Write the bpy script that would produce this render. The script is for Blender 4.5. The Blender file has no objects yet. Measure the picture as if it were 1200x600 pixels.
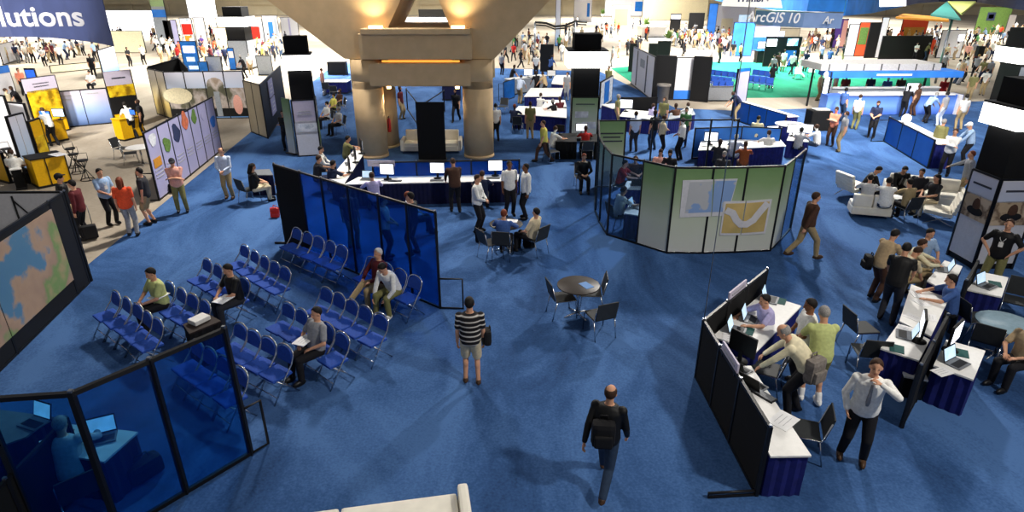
import bpy, bmesh, math, random
from mathutils import Vector, Matrix, Quaternion
random.seed(7)
V = Vector
R = math.radians
SC = bpy.context.scene
COL = SC.collection
FOC, PIT, CH = 720.0, R(23.7), 6.6          # lens in 1200 px frame widths, downward pitch, camera height

def G(u, v, z=0.0):
    """the point at height z seen at photo position (u, v)"""
    a, b = (u - 600) / FOC, (v - 300) / FOC
    d = V((a, math.cos(PIT) - b * math.sin(PIT), -math.sin(PIT) - b * math.cos(PIT)))
    t = (z - CH) / d.z
    return V((d.x * t, d.y * t, z))

def PX(p):
    zz = p.z - CH
    dep = p.y * math.cos(PIT) - zz * math.sin(PIT)
    return 600 + FOC * p.x / dep, 300 + FOC * (-zz * math.cos(PIT) - p.y * math.sin(PIT)) / dep

def ZAT(g, v):
    """height above ground point g that is seen at photo row v"""
    lo, hi = 0.0, 16.0
    for _ in range(40):
        m = (lo + hi) / 2
        if PX(V((g.x, g.y, m)))[1] > v: lo = m
        else: hi = m
    return lo

def onY(u, v, y):
    """the point of the upright plane y = const seen at photo position (u, v)"""
    a, b = (u - 600) / FOC, (v - 300) / FOC
    d = V((a, math.cos(PIT) - b * math.sin(PIT), -math.sin(PIT) - b * math.cos(PIT)))
    t = y / d.y
    return V((d.x * t, y, CH + d.z * t))

# ---------------------------------------------------------------- materials
M = {}
def srgb(h):
    h = h.lstrip('#')
    o = []
    for i in (0, 2, 4):
        c = int(h[i:i+2], 16) / 255
        o.append(c / 12.92 if c <= .04045 else ((c + .055) / 1.055) ** 2.4)
    return (*o, 1)

def mat(name, col, rough=.6, metal=0, var=.12, scale=14, emit=0, bump=0, spec=.3):
    m = bpy.data.materials.new(name); m.use_nodes = True
    nt = m.node_tree; b = nt.nodes['Principled BSDF']
    c = srgb(col) if isinstance(col, str) else col
    b.inputs['Roughness'].default_value = rough
    b.inputs['Metallic'].default_value = metal
    b.inputs['Specular IOR Level'].default_value = spec
    tc = nt.nodes.new('ShaderNodeTexCoord')
    n = nt.nodes.new('ShaderNodeTexNoise'); n.inputs['Scale'].default_value = scale; n.inputs['Detail'].default_value = 3
    r = nt.nodes.new('ShaderNodeValToRGB')
    r.color_ramp.elements[0].position = .3; r.color_ramp.elements[1].position = .7
    r.color_ramp.elements[0].color = (*[x * (1 - var) for x in c[:3]], 1)
    r.color_ramp.elements[1].color = (*[min(1, x * (1 + var)) for x in c[:3]], 1)
    nt.links.new(tc.outputs['Object'], n.inputs['Vector'])
    nt.links.new(n.outputs['Fac'], r.inputs['Fac'])
    nt.links.new(r.outputs['Color'], b.inputs['Base Color'])
    if emit:
        nt.links.new(r.outputs['Color'], b.inputs['Emission Color'])
        b.inputs['Emission Strength'].default_value = emit
    if bump:
        bp = nt.nodes.new('ShaderNodeBump'); bp.inputs['Strength'].default_value = bump; bp.inputs['Distance'].default_value = .01
        nt.links.new(n.outputs['Fac'], bp.inputs['Height']); nt.links.new(bp.outputs['Normal'], b.inputs['Normal'])
    M[name] = m
    return m

def ramp_mat(name, stops, scale=1.2, detail=5, rough=.5, emit=0, vec=(1, 1, 1), interp='LINEAR', offs=(0, 0, 0)):
    """patchy printed picture: noise through a colour ramp"""
    m = bpy.data.materials.new(name); m.use_nodes = True
    nt = m.node_tree; b = nt.nodes['Principled BSDF']; b.inputs['Roughness'].default_value = rough
    b.inputs['Specular IOR Level'].default_value = .2
    tc = nt.nodes.new('ShaderNodeTexCoord'); mp = nt.nodes.new('ShaderNodeMapping')
    mp.inputs['Scale'].default_value = vec; mp.inputs['Location'].default_value = offs
    n = nt.nodes.new('ShaderNodeTexNoise'); n.inputs['Scale'].default_value = scale; n.inputs['Detail'].default_value = detail
    r = nt.nodes.new('ShaderNodeValToRGB'); cr = r.color_ramp; cr.interpolation = interp
    for i, (p, c) in enumerate(stops):
        e = cr.elements[i] if i < 2 else cr.elements.new(p)
        e.position = p; e.color = srgb(c)
    nt.links.new(tc.outputs['Object'], mp.inputs['Vector']); nt.links.new(mp.outputs['Vector'], n.inputs['Vector'])
    nt.links.new(n.outputs['Fac'], r.inputs['Fac']); nt.links.new(r.outputs['Color'], b.inputs['Base Color'])
    if emit:
        nt.links.new(r.outputs['Color'], b.inputs['Emission Color']); b.inputs['Emission Strength'].default_value = emit
    M[name] = m

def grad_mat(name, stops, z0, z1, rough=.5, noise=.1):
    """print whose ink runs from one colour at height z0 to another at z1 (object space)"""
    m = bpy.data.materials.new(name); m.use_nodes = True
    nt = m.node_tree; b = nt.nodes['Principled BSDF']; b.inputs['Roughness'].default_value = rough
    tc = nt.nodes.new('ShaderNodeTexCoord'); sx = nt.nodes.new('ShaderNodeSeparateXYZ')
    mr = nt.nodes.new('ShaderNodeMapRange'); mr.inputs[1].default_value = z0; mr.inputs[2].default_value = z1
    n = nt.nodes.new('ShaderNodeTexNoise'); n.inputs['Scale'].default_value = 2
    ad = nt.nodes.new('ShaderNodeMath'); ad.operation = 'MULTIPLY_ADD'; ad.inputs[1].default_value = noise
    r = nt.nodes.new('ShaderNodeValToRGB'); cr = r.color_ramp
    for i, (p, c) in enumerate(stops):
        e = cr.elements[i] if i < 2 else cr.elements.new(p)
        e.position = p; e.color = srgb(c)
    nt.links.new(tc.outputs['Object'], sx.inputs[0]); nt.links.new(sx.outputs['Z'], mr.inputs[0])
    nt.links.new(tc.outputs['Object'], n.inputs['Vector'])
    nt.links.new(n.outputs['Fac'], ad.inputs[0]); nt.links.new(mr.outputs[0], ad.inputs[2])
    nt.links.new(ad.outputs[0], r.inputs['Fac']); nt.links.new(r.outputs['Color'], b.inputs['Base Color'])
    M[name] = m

def glass_mat(name, tint, body, mix):
    m = bpy.data.materials.new(name); m.use_nodes = True
    nt = m.node_tree; nt.nodes.clear()
    o = nt.nodes.new('ShaderNodeOutputMaterial'); t = nt.nodes.new('ShaderNodeBsdfTransparent'); t.inputs[0].default_value = srgb(tint)
    d = nt.nodes.new('ShaderNodeBsdfPrincipled'); d.inputs['Base Color'].default_value = srgb(body); d.inputs['Roughness'].default_value = .3
    tc = nt.nodes.new('ShaderNodeTexCoord'); n = nt.nodes.new('ShaderNodeTexNoise'); n.inputs['Scale'].default_value = 1.5
    mr = nt.nodes.new('ShaderNodeMapRange'); mr.inputs[3].default_value = mix * .8; mr.inputs[4].default_value = mix * 1.2
    x = nt.nodes.new('ShaderNodeMixShader')
    nt.links.new(tc.outputs['Object'], n.inputs['Vector']); nt.links.new(n.outputs['Fac'], mr.inputs[0]); nt.links.new(mr.outputs[0], x.inputs[0])
    nt.links.new(t.outputs[0], x.inputs[1]); nt.links.new(d.outputs[0], x.inputs[2]); nt.links.new(x.outputs[0], o.inputs[0])
    M[name] = m

# ---------------------------------------------------------------- mesh builder
class MB:
    def __init__(s, off=(0, 0, 0)):
        s.v, s.f, s.m, s.off, s.sm = [], [], [], V(off), []
    def add(s, vs, fs, m, smooth=False):
        k = len(s.v)
        s.v += [V(p) - s.off for p in vs]
        for f in fs:
            s.f.append([i + k for i in f]); s.m.append(m); s.sm.append(smooth)
        return s
    def box(s, c, size, m, yaw=0, rot=None, bev=0):
        c = V(c); x, y, z = [q / 2 for q in size]
        rm = rot if rot is not None else Matrix.Rotation(yaw, 3, 'Z')
        if bev:
            bm = bmesh.new(); bmesh.ops.create_cube(bm, size=1)
            for q in bm.verts: q.co = V((q.co.x * 2 * x, q.co.y * 2 * y, q.co.z * 2 * z))
            bmesh.ops.bevel(bm, geom=bm.edges[:], offset=min(bev, x * .95, y * .95, z * .95), segments=2, affect='EDGES', profile=.6)
            bm.verts.index_update()
            s.add([rm @ q.co + c for q in bm.verts], [[w.index for w in f.verts] for f in bm.faces], m)
            bm.free(); return s
        vs = [rm @ V((a * x, b * y, d * z)) + c for a in (-1, 1) for b in (-1, 1) for d in (-1, 1)]
        return s.add(vs, [(0, 1, 3, 2), (4, 6, 7, 5), (0, 4, 5, 1), (2, 3, 7, 6), (0, 2, 6, 4), (1, 5, 7, 3)], m)
    def hexa(s, b4, t4, m):
        return s.add(list(b4) + list(t4), [(3, 2, 1, 0), (4, 5, 6, 7), (0, 1, 5, 4), (1, 2, 6, 5), (2, 3, 7, 6), (3, 0, 4, 7)], m)
    def prism(s, pts, z0, z1, m):
        n = len(pts)
        vs = [(p[0], p[1], z0) for p in pts] + [(p[0], p[1], z1) for p in pts]
        fs = [tuple(range(n - 1, -1, -1)), tuple(range(n, 2 * n))] + [(i, (i + 1) % n, n + (i + 1) % n, n + i) for i in range(n)]
        return s.add(vs, fs, m)
    def extr(s, pts, d, m):
        """planar polygon pushed along d"""
        n = len(pts); d = V(d)
        vs = [V(p) for p in pts] + [V(p) + d for p in pts]
        fs = [tuple(range(n - 1, -1, -1)), tuple(range(n, 2 * n))] + [(i, (i + 1) % n, n + (i + 1) % n, n + i) for i in range(n)]
        return s.add(vs, fs, m)
    def tube(s, pts, r, m, n=8, closed=False):
        pts = [V(p) for p in pts]; k = len(pts); vs = []
        prev = None
        for i, p in enumerate(pts):
            a = pts[i - 1] if (i or closed) else p
            b = pts[(i + 1) % k] if (i < k - 1 or closed) else p
            t = (b - a).normalized()
            if prev is None:
                ref = V((0, 0, 1)) if abs(t.z) < .9 else V((1, 0, 0)); u = t.cross(ref).normalized()
            else:
                u = (prev - t * prev.dot(t)).normalized()
            prev = u; w = t.cross(u)
            rr = r[i] if isinstance(r, (list, tuple)) else r
            vs += [p + (u * math.cos(2 * math.pi * j / n) + w * math.sin(2 * math.pi * j / n)) * rr for j in range(n)]
        fs = []
        for i in range(k if closed else k - 1):
            a, b = i * n, ((i + 1) % k) * n
            fs += [(a + j, a + (j + 1) % n, b + (j + 1) % n, b + j) for j in range(n)]
        if not closed:
            fs += [tuple(range(n - 1, -1, -1)), tuple(range((k - 1) * n, k * n))]
        return s.add(vs, fs, m, True)
    def cyl(s, p0, p1, r, m, n=16, r1=None):
        return s.tube([p0, p1], [r, r if r1 is None else r1], m, n)
    def lathe(s, prof, c, m, n=24, rot=None):
        c = V(c); vs = []; k = len(prof)
        for r, z in prof:
            for j in range(n):
                p = V((r * math.cos(2 * math.pi * j / n), r * math.sin(2 * math.pi * j / n), z))
                vs.append((rot @ p if rot is not None else p) + c)
        fs = [(i * n + j, i * n + (j + 1) % n, (i + 1) * n + (j + 1) % n, (i + 1) * n + j) for i in range(k - 1) for j in range(n)]
        fs += [tuple(range(n - 1, -1, -1)), tuple(range((k - 1) * n, k * n))]
        return s.add(vs, fs, m, True)
    def ball(s, c, rad, m, rot=None, nu=14, nv=10):
        c = V(c); vs = [V((0, 0, -1))]
        for i in range(1, nv):
            t = -math.pi / 2 + math.pi * i / nv
            vs += [V((math.cos(t) * math.cos(2 * math.pi * j / nu), math.cos(t) * math.sin(2 * math.pi * j / nu), math.sin(t))) for j in range(nu)]
        vs.append(V((0, 0, 1)))
        vs = [V((p.x * rad[0], p.y * rad[1], p.z * rad[2])) for p in vs]
        vs = [(rot @ p if rot is not None else p) + c for p in vs]
        fs = [(0, 1 + (j + 1) % nu, 1 + j) for j in range(nu)]
        for i in range(nv - 2):
            a, b = 1 + i * nu, 1 + (i + 1) * nu
            fs += [(a + j, a + (j + 1) % nu, b + (j + 1) % nu, b + j) for j in range(nu)]
        L = len(vs) - 1; a = 1 + (nv - 2) * nu
        fs += [(a + j, a + (j + 1) % nu, L) for j in range(nu)]
        return s.add(vs, fs, m, True)
    def cap(s, p0, p1, r0, r1, m, n=12):
        """tapered limb with round ends"""
        p0, p1 = V(p0), V(p1); d = p1 - p0; L = d.length; t = d / max(L, 1e-6)
        pts, rs = [], []
        for k in range(4):
            a = math.pi / 2 * k / 3.5
            pts.append(p0 - t * r0 * math.cos(a)); rs.append(max(r0 * math.sin(a), r0 * .12))
        for k in range(1, 4): pts.append(p0 + d * (k / 4)); rs.append(r0 + (r1 - r0) * k / 4)
        for k in range(3, -1, -1):
            a = math.pi / 2 * k / 3.5
            pts.append(p1 + t * r1 * math.cos(a)); rs.append(max(r1 * math.sin(a), r1 * .12))
        return s.tube(pts, rs, m, n)
    def mesh(s, name='m'):
        me = bpy.data.meshes.new(name)
        me.from_pydata([tuple(p) for p in s.v], [], s.f)
        names = []
        for q in s.m:
            if q not in names: names.append(q)
        for q in names: me.materials.append(M[q])
        me.polygons.foreach_set('material_index', [names.index(q) for q in s.m])
        me.polygons.foreach_set('use_smooth', s.sm)
        me.validate(); me.update()
        return me
    def build(s, name, parent=None, label=None):
        o = bpy.data.objects.new(name, s.mesh(name)); COL.objects.link(o)
        if parent is not None: o.parent = parent
        if label: o['label'] = label
        return o

TOP = []
def tag(o, label, cat, group=None, kind=None, shared=False):
    o['label'] = label; o['category'] = cat
    if group: o['group'] = group
    if kind: o['kind'] = kind
    TOP.append((o, shared))
    return o
def thing(name, label, cat, loc=(0, 0, 0), rz=0, group=None, shared=False):
    o = bpy.data.objects.new(name, None); COL.objects.link(o)
    o.location = loc; o.rotation_euler = (0, 0, rz); o.empty_display_size = .2
    return tag(o, label, cat, group, None, shared)
def struct(o):
    o['kind'] = 'structure'; return o
def dup(src, loc, rz, label, group=None, shared=False):
    r = src.copy(); COL.objects.link(r); r.location = loc; r.rotation_euler = (0, 0, rz)
    def kids(a, b):
        for ch in list(a.children):
            c = ch.copy(); COL.objects.link(c); c.parent = b
            kids(ch, c)
    kids(src, r)
    tag(r, label, src['category'], group or src.get('group'), None, shared)
    return r
# ---------------------------------------------------------------- people
for n, c in dict(skin='c99678', skin_dark='7d5339', skin_pale='dcae92').items(): mat(n, c, .55, var=.05)
mat('eye', '20160f', .3); mat('lips', '9a5a4c', .5)
SH = dict(white='e4e4e0', cream='d8d2ae', black='15151a', charcoal='2b2c32', grey='8b8d92', lightgrey='b9babb', navy='1b2440', blue='3d5c98',
          lightblue='93aed0', paleblue='bfcbe0', red='a5211f', orange='e0502c', pink='dba192', salmon='e2886c', yellow='d3cb62', lime='b5bd7c', green='3c6b3c', olive='77754a',
          khaki='9d8a66', tan='b29b78', brown='4a3226', maroon='571c22', lavender='a9a3cc', purple='5a3f86', rust='8f4a24', jeans='27384f', beige='cdbfa0', teal='2f7f86', gold='c2a05e')
for n, c in SH.items(): mat('cloth_' + n, c, .85, var=.12, scale=22, bump=.15)
for n, c in dict(black='15100d', brown='3a2518', grey='8d8a86', white='cfcac2', blond='a9834e', red='6e321a').items(): mat('hair_' + n, c, .7, var=.3, scale=60)
mat('shoe_black', '121214', .4); mat('shoe_brown', '46301f', .5); mat('shoe_white', 'e2e2e0', .6)
mat('sock', 'e6e6e6', .9)

def ik(a, c, l1, l2, pole):
    a, c = V(a), V(c); d = c - a; L = d.length
    if L > (l1 + l2) * .995: c = a + d * ((l1 + l2) * .995 / L); d = c - a; L = d.length
    if L < abs(l1 - l2) + .03: L = abs(l1 - l2) + .03
    t = d.normalized(); x = (l1 * l1 - l2 * l2 + L * L) / (2 * L); h = math.sqrt(max(l1 * l1 - x * x, 0))
    p = V(pole); p = p - t * p.dot(t); p.normalize()
    return a + t * x + p * h, c

# pose: pel (y, z), lean, head (pitch, yaw), hands, feet (ankles), knee pole, facing +Y
def P_(pel=(0, .93), lean=0, head=(0, 0), hl=(-.24, .03, .80), hr=(.24, .03, .80), fl=(-.10, 0, .09), fr=(.10, 0, .09), kp=(0, 1, .1), el=(-.5, -1, -.2), er=(.5, -1, -.2), hip=.09, roll=0):
    return dict(pel=pel, lean=lean, head=head, hl=hl, hr=hr, fl=fl, fr=fr, kp=kp, el=el, er=er, hip=hip)
POSES = dict(
    stand=P_(fl=(-.11, .03, .09), fr=(.12, -.04, .09)),
    front=P_(lean=2, head=(12, 0), hl=(-.05, .26, 1.04), hr=(.06, .27, 1.02), fl=(-.12, .02, .09), fr=(.11, -.03, .09), el=(-1, -.6, -.4), er=(1, -.6, -.4)),
    hips=P_(lean=-2, hl=(-.20, .06, 1.00), hr=(.20, .06, 1.00), el=(-1, -.25, .1), er=(1, -.25, .1), fl=(-.16, 0, .09), fr=(.16, 0, .09)),
    walk=P_(pel=(0, .90), lean=5, hl=(-.25, .16, .84), hr=(.25, -.20, .86), fl=(-.09, -.36, .13), fr=(.09, .30, .10), el=(-.4, -1, 0), er=(.4, -1, 0)),
    stride=P_(pel=(0, .89), lean=6, hl=(-.26, -.20, .86), hr=(.25, .18, .86), fl=(-.09, .36, .10), fr=(.09, -.38, .15)),
    drink=P_(lean=-2, head=(2, 0), hr=(.22, .08, .90), er=(1, -.5, 0), hl=(-.10, .17, 1.47), fl=(-.15, .02, .09), fr=(.15, -.02, .09), el=(-1, .15, -.45)),
    reach=P_(lean=6, hl=(-.26, .04, .82), hr=(.34, .48, 1.12), fl=(-.13, 0, .09), fr=(.12, -.1, .09)),
    arms=P_(lean=3, head=(16, 0), hl=(.12, .22, 1.18), hr=(-.12, .24, 1.15), el=(-1, .2, -.8), er=(1, .2, -.8), fl=(-.13, .03, .09), fr=(.13, -.03, .09)),
    bend=P_(pel=(-.10, .90), lean=58, head=(10, 0), hl=(-.20, .62, .80), hr=(.20, .60, .80), fl=(-.13, .05, .09), fr=(.12, -.08, .09), el=(-1, -.2, .2), er=(1, -.2, .2)),
    lean=P_(pel=(-.04, .92), lean=24, head=(18, 0), hl=(-.22, .48, .86), hr=(.22, .48, .86), fl=(-.12, .05, .09), fr=(.12, -.08, .09), el=(-1, -.4, .0), er=(1, -.4, .0)),
    sit=P_(pel=(0, .52), lean=6, head=(16, 0), hl=(-.10, .36, .68), hr=(.10, .36, .68), fl=(-.13, .46, .09), fr=(.13, .42, .09), kp=(0, .5, 1), el=(-1, -.6, -.3), er=(1, -.6, -.3), hip=.10),
    desk=P_(pel=(0, .52), lean=16, head=(6, 0), hl=(-.20, .52, .80), hr=(.20, .52, .80), fl=(-.12, .38, .09), fr=(.12, .42, .09), kp=(0, .5, 1), el=(-1, -.3, -.4), er=(1, -.3, -.4), hip=.10),
    back=P_(pel=(.05, .51), lean=-14, head=(10, 0), hl=(-.16, .26, .66), hr=(.16, .26, .66), fl=(-.12, .50, .09), fr=(.12, .55, .09), kp=(0, .5, 1), el=(-1, -.6, -.2), er=(1, -.6, -.2), hip=.10),
    hunch=P_(pel=(0, .52), lean=38, head=(28, 0), hl=(-.16, .44, .50), hr=(.18, .46, .44), fl=(-.16, .40, .09), fr=(.16, .46, .09), kp=(0, .5, 1), el=(-1, .0, -.3), er=(1, .0, -.3), hip=.10),
    cross=P_(pel=(0, .52), lean=-6, head=(4, 0), hl=(-.12, .34, .70), hr=(.12, .34, .70), fl=(-.10, .44, .09), fr=(.02, .78, .40), kp=(0, .5, 1), el=(-1, -.6, -.2), er=(1, -.6, -.2), hip=.10),
)
TH, SHN, UA, FA = .44, .42, .29, .25
class Sk: pass
def skeleton(p):
    s = Sk(); y, z = p['pel']; s.pel = V((0, y, z)); ln = R(p['lean'])
    s.spine = []; q = s.pel.copy(); N = 8
    s.spine.append((q.copy(), V((0, math.sin(ln * .25), math.cos(ln * .25)))))
    for i in range(N):
        a = ln * (.35 + .65 * (i + 1) / N); d = V((0, math.sin(a), math.cos(a)))
        q = q + d * (.54 / N); s.spine.append((q.copy(), d))
    s.nb = q.copy(); d = s.spine[-1][1]
    a = ln * .45 - R(4); nd = V((0, math.sin(a + R(10)), math.cos(a + R(10))))
    s.head = s.nb + nd * .16
    hp = ln * .40 + R(p['head'][0])
    s.hr_ = Matrix.Rotation(R(p['head'][1]), 3, 'Z') @ Matrix.Rotation(-hp, 3, 'X')
    sh = s.spine[7][0]; 
    s.arm = []
    for sg, hk, ek in ((-1, 'hl', 'el'), (1, 'hr', 'er')):
        a0 = sh + V((sg * .185, 0, 0)) + d * .0
        e, h = ik(a0, p[hk], UA, FA, p[ek]); s.arm.append((a0, e, h))
    s.leg = []
    for sg, fk in ((-1, 'fl'), (1, 'fr')):
        h0 = s.pel + V((sg * p['hip'], 0, -.02)); k, f = ik(h0, p[fk], TH, SHN, p['kp'])
        s.leg.append((h0, k, f))
    return s
TR = [(-.09, .10, .08), (-.05, .155, .115), (.05, .17, .125), (.16, .157, .118), (.26, .157, .118), (.36, .168, .122), (.44, .178, .115), (.50, .14, .088), (.545, .075, .062)]
def torso(b, s, m, grow=0, t0=-1, t1=9, n=16):
    pts = []
    for t, rx, ry in TR:
        if t < t0 or t > t1: continue
        if t <= 0: c = s.pel + s.spine[0][1] * t; d = s.spine[0][1]
        else:
            k = min(t / .54 * 8, 7.999); i = int(k); f = k - i
            c = s.spine[i][0].lerp(s.spine[i + 1][0], f); d = s.spine[i + 1][1]
        pts.append((c, d, rx + grow, ry + grow))
    vs = []
    for c, d, rx, ry in pts:
        fw = V((1, 0, 0)).cross(d) * -1
        vs += [c + V((1, 0, 0)) * rx * math.cos(2 * math.pi * j / n) + fw * ry * math.sin(2 * math.pi * j / n) for j in range(n)]
    k = len(pts)
    fs = [(i * n + j, i * n + (j + 1) % n, (i + 1) * n + (j + 1) % n, (i + 1) * n + j) for i in range(k - 1) for j in range(n)]
    fs += [tuple(range(n - 1, -1, -1)), tuple(range((k - 1) * n, k * n))]
    b.add(vs, fs, m)

def head(b, s, m):
    h, r = s.head, s.hr_
    b.ball(h + r @ V((0, -.008, .025)), (.076, .096, .098), m, r)
    b.ball(h + r @ V((0, .022, -.045)), (.058, .068, .075), m, r)
    b.ball(h + r @ V((0, .055, -.085)), (.032, .03, .026), m, r)
    b.cap(h + r @ V((0, .090, .012)), h + r @ V((0, .106, -.026)), .010, .016, m, 8)
    for sx in (-1, 1): b.ball(h + r @ V((sx * .078, -.005, -.008)), (.012, .022, .034), m, r, 8, 6)
    b.cap(s.nb - s.spine[-1][1] * .04, h + r @ V((0, -.02, -.05)), .058, .054, m)
def limbs_skin(b, s, m):
    for a, e, h in s.arm:
        b.ball(a, (.062, .062, .062), m); b.cap(a, e, .05, .040, m); b.cap(e, h, .041, .028, m)
    for h0, k, f in s.leg:
        b.cap(h0, k, .088, .056, m); b.cap(k, f, .054, .038, m)
        mid = k.lerp(f, .28); bk = (f - k).cross(V((1, 0, 0))).normalized()
        if bk.y > 0 and abs(bk.y) > .3: bk = -bk
        b.ball(mid + bk * .018, (.05, .05, .09), m, V((0, 0, -1)).rotation_difference((f - k).normalized()).to_matrix())
        b.ball(f + V((0, .05, -.035)), (.04, .11, .04), m)
def hand_frames(s):
    for (a, e, h), sg in zip(s.arm, (-1, 1)):
        d = (h - e).normalized()
        sd = V((0, 0, 1)).cross(d) if abs(d.z) < .75 else V((0, 1, 0)).cross(d) * -1
        sd = (sd - d * sd.dot(d)).normalized(); nm = sd.cross(d).normalized()
        if abs(d.z) >= .75: nm = V((-sg, 0, 0)); nm = (nm - d * nm.dot(d)).normalized(); sd = d.cross(nm).normalized(); sd = sd if sd.y > 0 else -sd
        else:
            nm = nm if nm.z < 0 else -nm; sd = sd if sd.x * sg < 0 else -sd
        yield h, d, sd, nm                      # nm towards the palm's inside, sd towards the thumb
def palms(b, s, m):
    for h, d, sd, nm in hand_frames(s):
        r = Matrix((sd, d, nm)).transposed()
        b.ball(h + d * .05 + nm * .004, (.042, .058, .019), m, r)
def fingers(b, s, m):
    for h, d, sd, nm in hand_frames(s):
        for i, (o, L) in enumerate(((.029, .070), (.010, .078), (-.010, .072), (-.028, .056))):
            p0 = h + d * .082 + sd * o
            p1 = p0 + (d * .9 + nm * .35 + sd * o * 2.2).normalized() * L * .5
            p2 = p1 + (d * .6 + nm * .8).normalized() * L * .5
            b.tube([p0 - d * .02, p0, p1, p2], [.0092, .0092, .0085, .006], m, 7)
        t0 = h + d * .035 + sd * .03; t1 = t0 + (d * .6 + sd * .75 + nm * .2).normalized() * .04; t2 = t1 + (d * .95 + nm * .35).normalized() * .032
        b.tube([t0, t1, t2], [.012, .0105, .007], m, 7)

_tmp = []
def remesh(b, vox, smooth=4, ratio=1.0):
    o = bpy.data.objects.new('t', b.mesh('t')); COL.objects.link(o)
    r = o.modifiers.new('r', 'REMESH'); r.mode = 'VOXEL'; r.voxel_size = vox; r.use_smooth_shade = True
    if smooth:
        q = o.modifiers.new('s', 'SMOOTH'); q.factor = .5; q.iterations = smooth
    if ratio < 1:
        q = o.modifiers.new('d', 'DECIMATE'); q.ratio = ratio
    dg = bpy.context.evaluated_depsgraph_get()
    me = bpy.data.meshes.new_from_object(o.evaluated_get(dg))
    bpy.data.objects.remove(o)
    me.materials.clear()
    me.polygons.foreach_set('use_smooth', [True] * len(me.polygons))
    return me
def raw(me):
    return [v.co.copy() for v in me.vertices], [list(p.vertices) for p in me.polygons]

CACHE = {}
def body_mesh(pose):
    k = ('body', pose)
    if k not in CACHE:
        s = skeleton(POSES[pose]); b = MB()
        torso(b, s, 'skin'); head(b, s, 'skin'); limbs_skin(b, s, 'skin'); palms(b, s, 'skin')
        me = remesh(b, .011, 3, .4); vs, fs = raw(me)
        c = MB(); c.add(vs, fs, 'skin', True); fingers(c, s, 'skin')
        h, r = s.head, s.hr_
        for sx in (-1, 1): c.ball(h + r @ V((sx * .030, .083, .012)), (.012, .008, .007), 'eye', r, 8, 6)
        c.ball(h + r @ V((0, .083, -.062)), (.022, .008, .006), 'lips', r, 8, 6)
        CACHE[k] = c.mesh('person')
    return CACHE[k]
def sleeve(b, s, m, kind, g=0):
    for a, e, h in s.arm:
        b.ball(a + V((0, 0, 0)), (.072 + g,) * 3, m)
        if kind == 'long': b.cap(a, e, .064 + g, .054 + g, m); b.cap(e, e.lerp(h, .93), .053 + g, .040 + g, m)
        else: b.cap(a, a.lerp(e, .72), .066 + g, .062 + g, m)
def leggings(b, s, m, kind, g=0):
    for h0, k, f in s.leg:
        if kind == 'long': b.cap(h0, k, .104 + g, .076 + g, m); b.cap(k, f + (k - f).normalized() * .02, .074 + g, .060 + g, m)
        else: b.cap(h0, h0.lerp(k, .86), .106 + g, .088 + g, m)
def shirt_mesh(pose, kind):
    k = ('shirt', pose, kind)
    if k not in CACHE:
        s = skeleton(POSES[pose]); b = MB()
        torso(b, s, "skin", .028, t0=-.10, t1=.56); sleeve(b, s, 'skin', kind)
        CACHE[k] = remesh(b, .013, 3, .4)
    return CACHE[k]
def trouser_mesh(pose, kind):
    k = ('trousers', pose, kind)
    if k not in CACHE:
        s = skeleton(POSES[pose]); b = MB()
        torso(b, s, 'skin', .016, t1=.06); leggings(b, s, 'skin', kind)
        CACHE[k] = remesh(b, .014, 3, .4)
    return CACHE[k]
def shoe_meshes(pose):
    k = ('shoe', pose)
    if k not in CACHE:
        s = skeleton(POSES[pose]); out = []
        for h0, kn, f in s.leg:
            b = MB(); b.ball(f + V((0, .055, -.03)), (.050, .142, .062), 'skin', None, 14, 10)
            lo = f.z - .088
            for q in b.v: q.z = max(q.z, lo)
            b.cyl(f + V((0, -.02, -.05)), f + V((0, -.005, .02)), .05, 'skin', 12)
            out.append(remesh(b, .012, 1, .6))
        CACHE[k] = out
    return CACHE[k]
def hair_mesh(pose, kind):
    k = ('hair', pose, kind)
    if k not in CACHE:
        s = skeleton(POSES[pose]); h, r = s.head, s.hr_; b = MB()
        c = h + r @ V((0, -.012, .028)); rad = (.086, .106, .106)
        t = MB(); t.ball((0, 0, 0), (1, 1, 1), 'skin', None, 24, 16)
        keep = []
        def ok(n):
            if kind == 'bald': return n.z < .62 and n.z > -.75 and n.y < .25
            return n.y * .75 - n.z * .62 < .12 and n.z > -.85 and not (n.y > .1 and n.z < .05)
        for f in t.f:
            n = sum((t.v[i] for i in f), V()) / len(f)
            if ok(n.normalized()): keep.append(f)
        used = sorted({i for f in keep for i in f}); ix = {q: i for i, q in enumerate(used)}
        g = 1.0
        outer = [c + r @ V((t.v[i].x * rad[0], t.v[i].y * rad[1], t.v[i].z * rad[2])) for i in used]
        inner = [c + r @ V((t.v[i].x * rad[0] * .82, t.v[i].y * rad[1] * .82, t.v[i].z * rad[2] * .82)) for i in used]
        n = len(used); fs = [[ix[i] for i in f] for f in keep]
        ed = {}
        for f in fs:
            for a, q in zip(f, f[1:] + f[:1]): ed[(a, q)] = 1
        rim = [(a, q) for a, q in ed if (q, a) not in ed]
        b.add(outer + inner, fs + [[i + n for i in f[::-1]] for f in fs] + [(q, a, a + n, q + n) for a, q in rim], 'skin', True)
        if kind == 'long':
            b.cap(h + r @ V((0, -.07, .03)), h + r @ V((0, -.085, -.20)), .075, .055, 'skin')
            for sx in (-1, 1): b.cap(h + r @ V((sx * .066, -.03, .04)), h + r @ V((sx * .07, -.04, -.16)), .03, .025, 'skin')
        if kind == 'cap':
            b.ball(h + r @ V((0, .09, .075)), (.075, .075, .012), 'skin', r)
            b.ball(c + r @ V((0, 0, .02)), (.092, .11, .098), 'skin', r)
        me = b.mesh('hair'); me.materials.clear(); CACHE[k] = me
    return CACHE[k]
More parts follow.
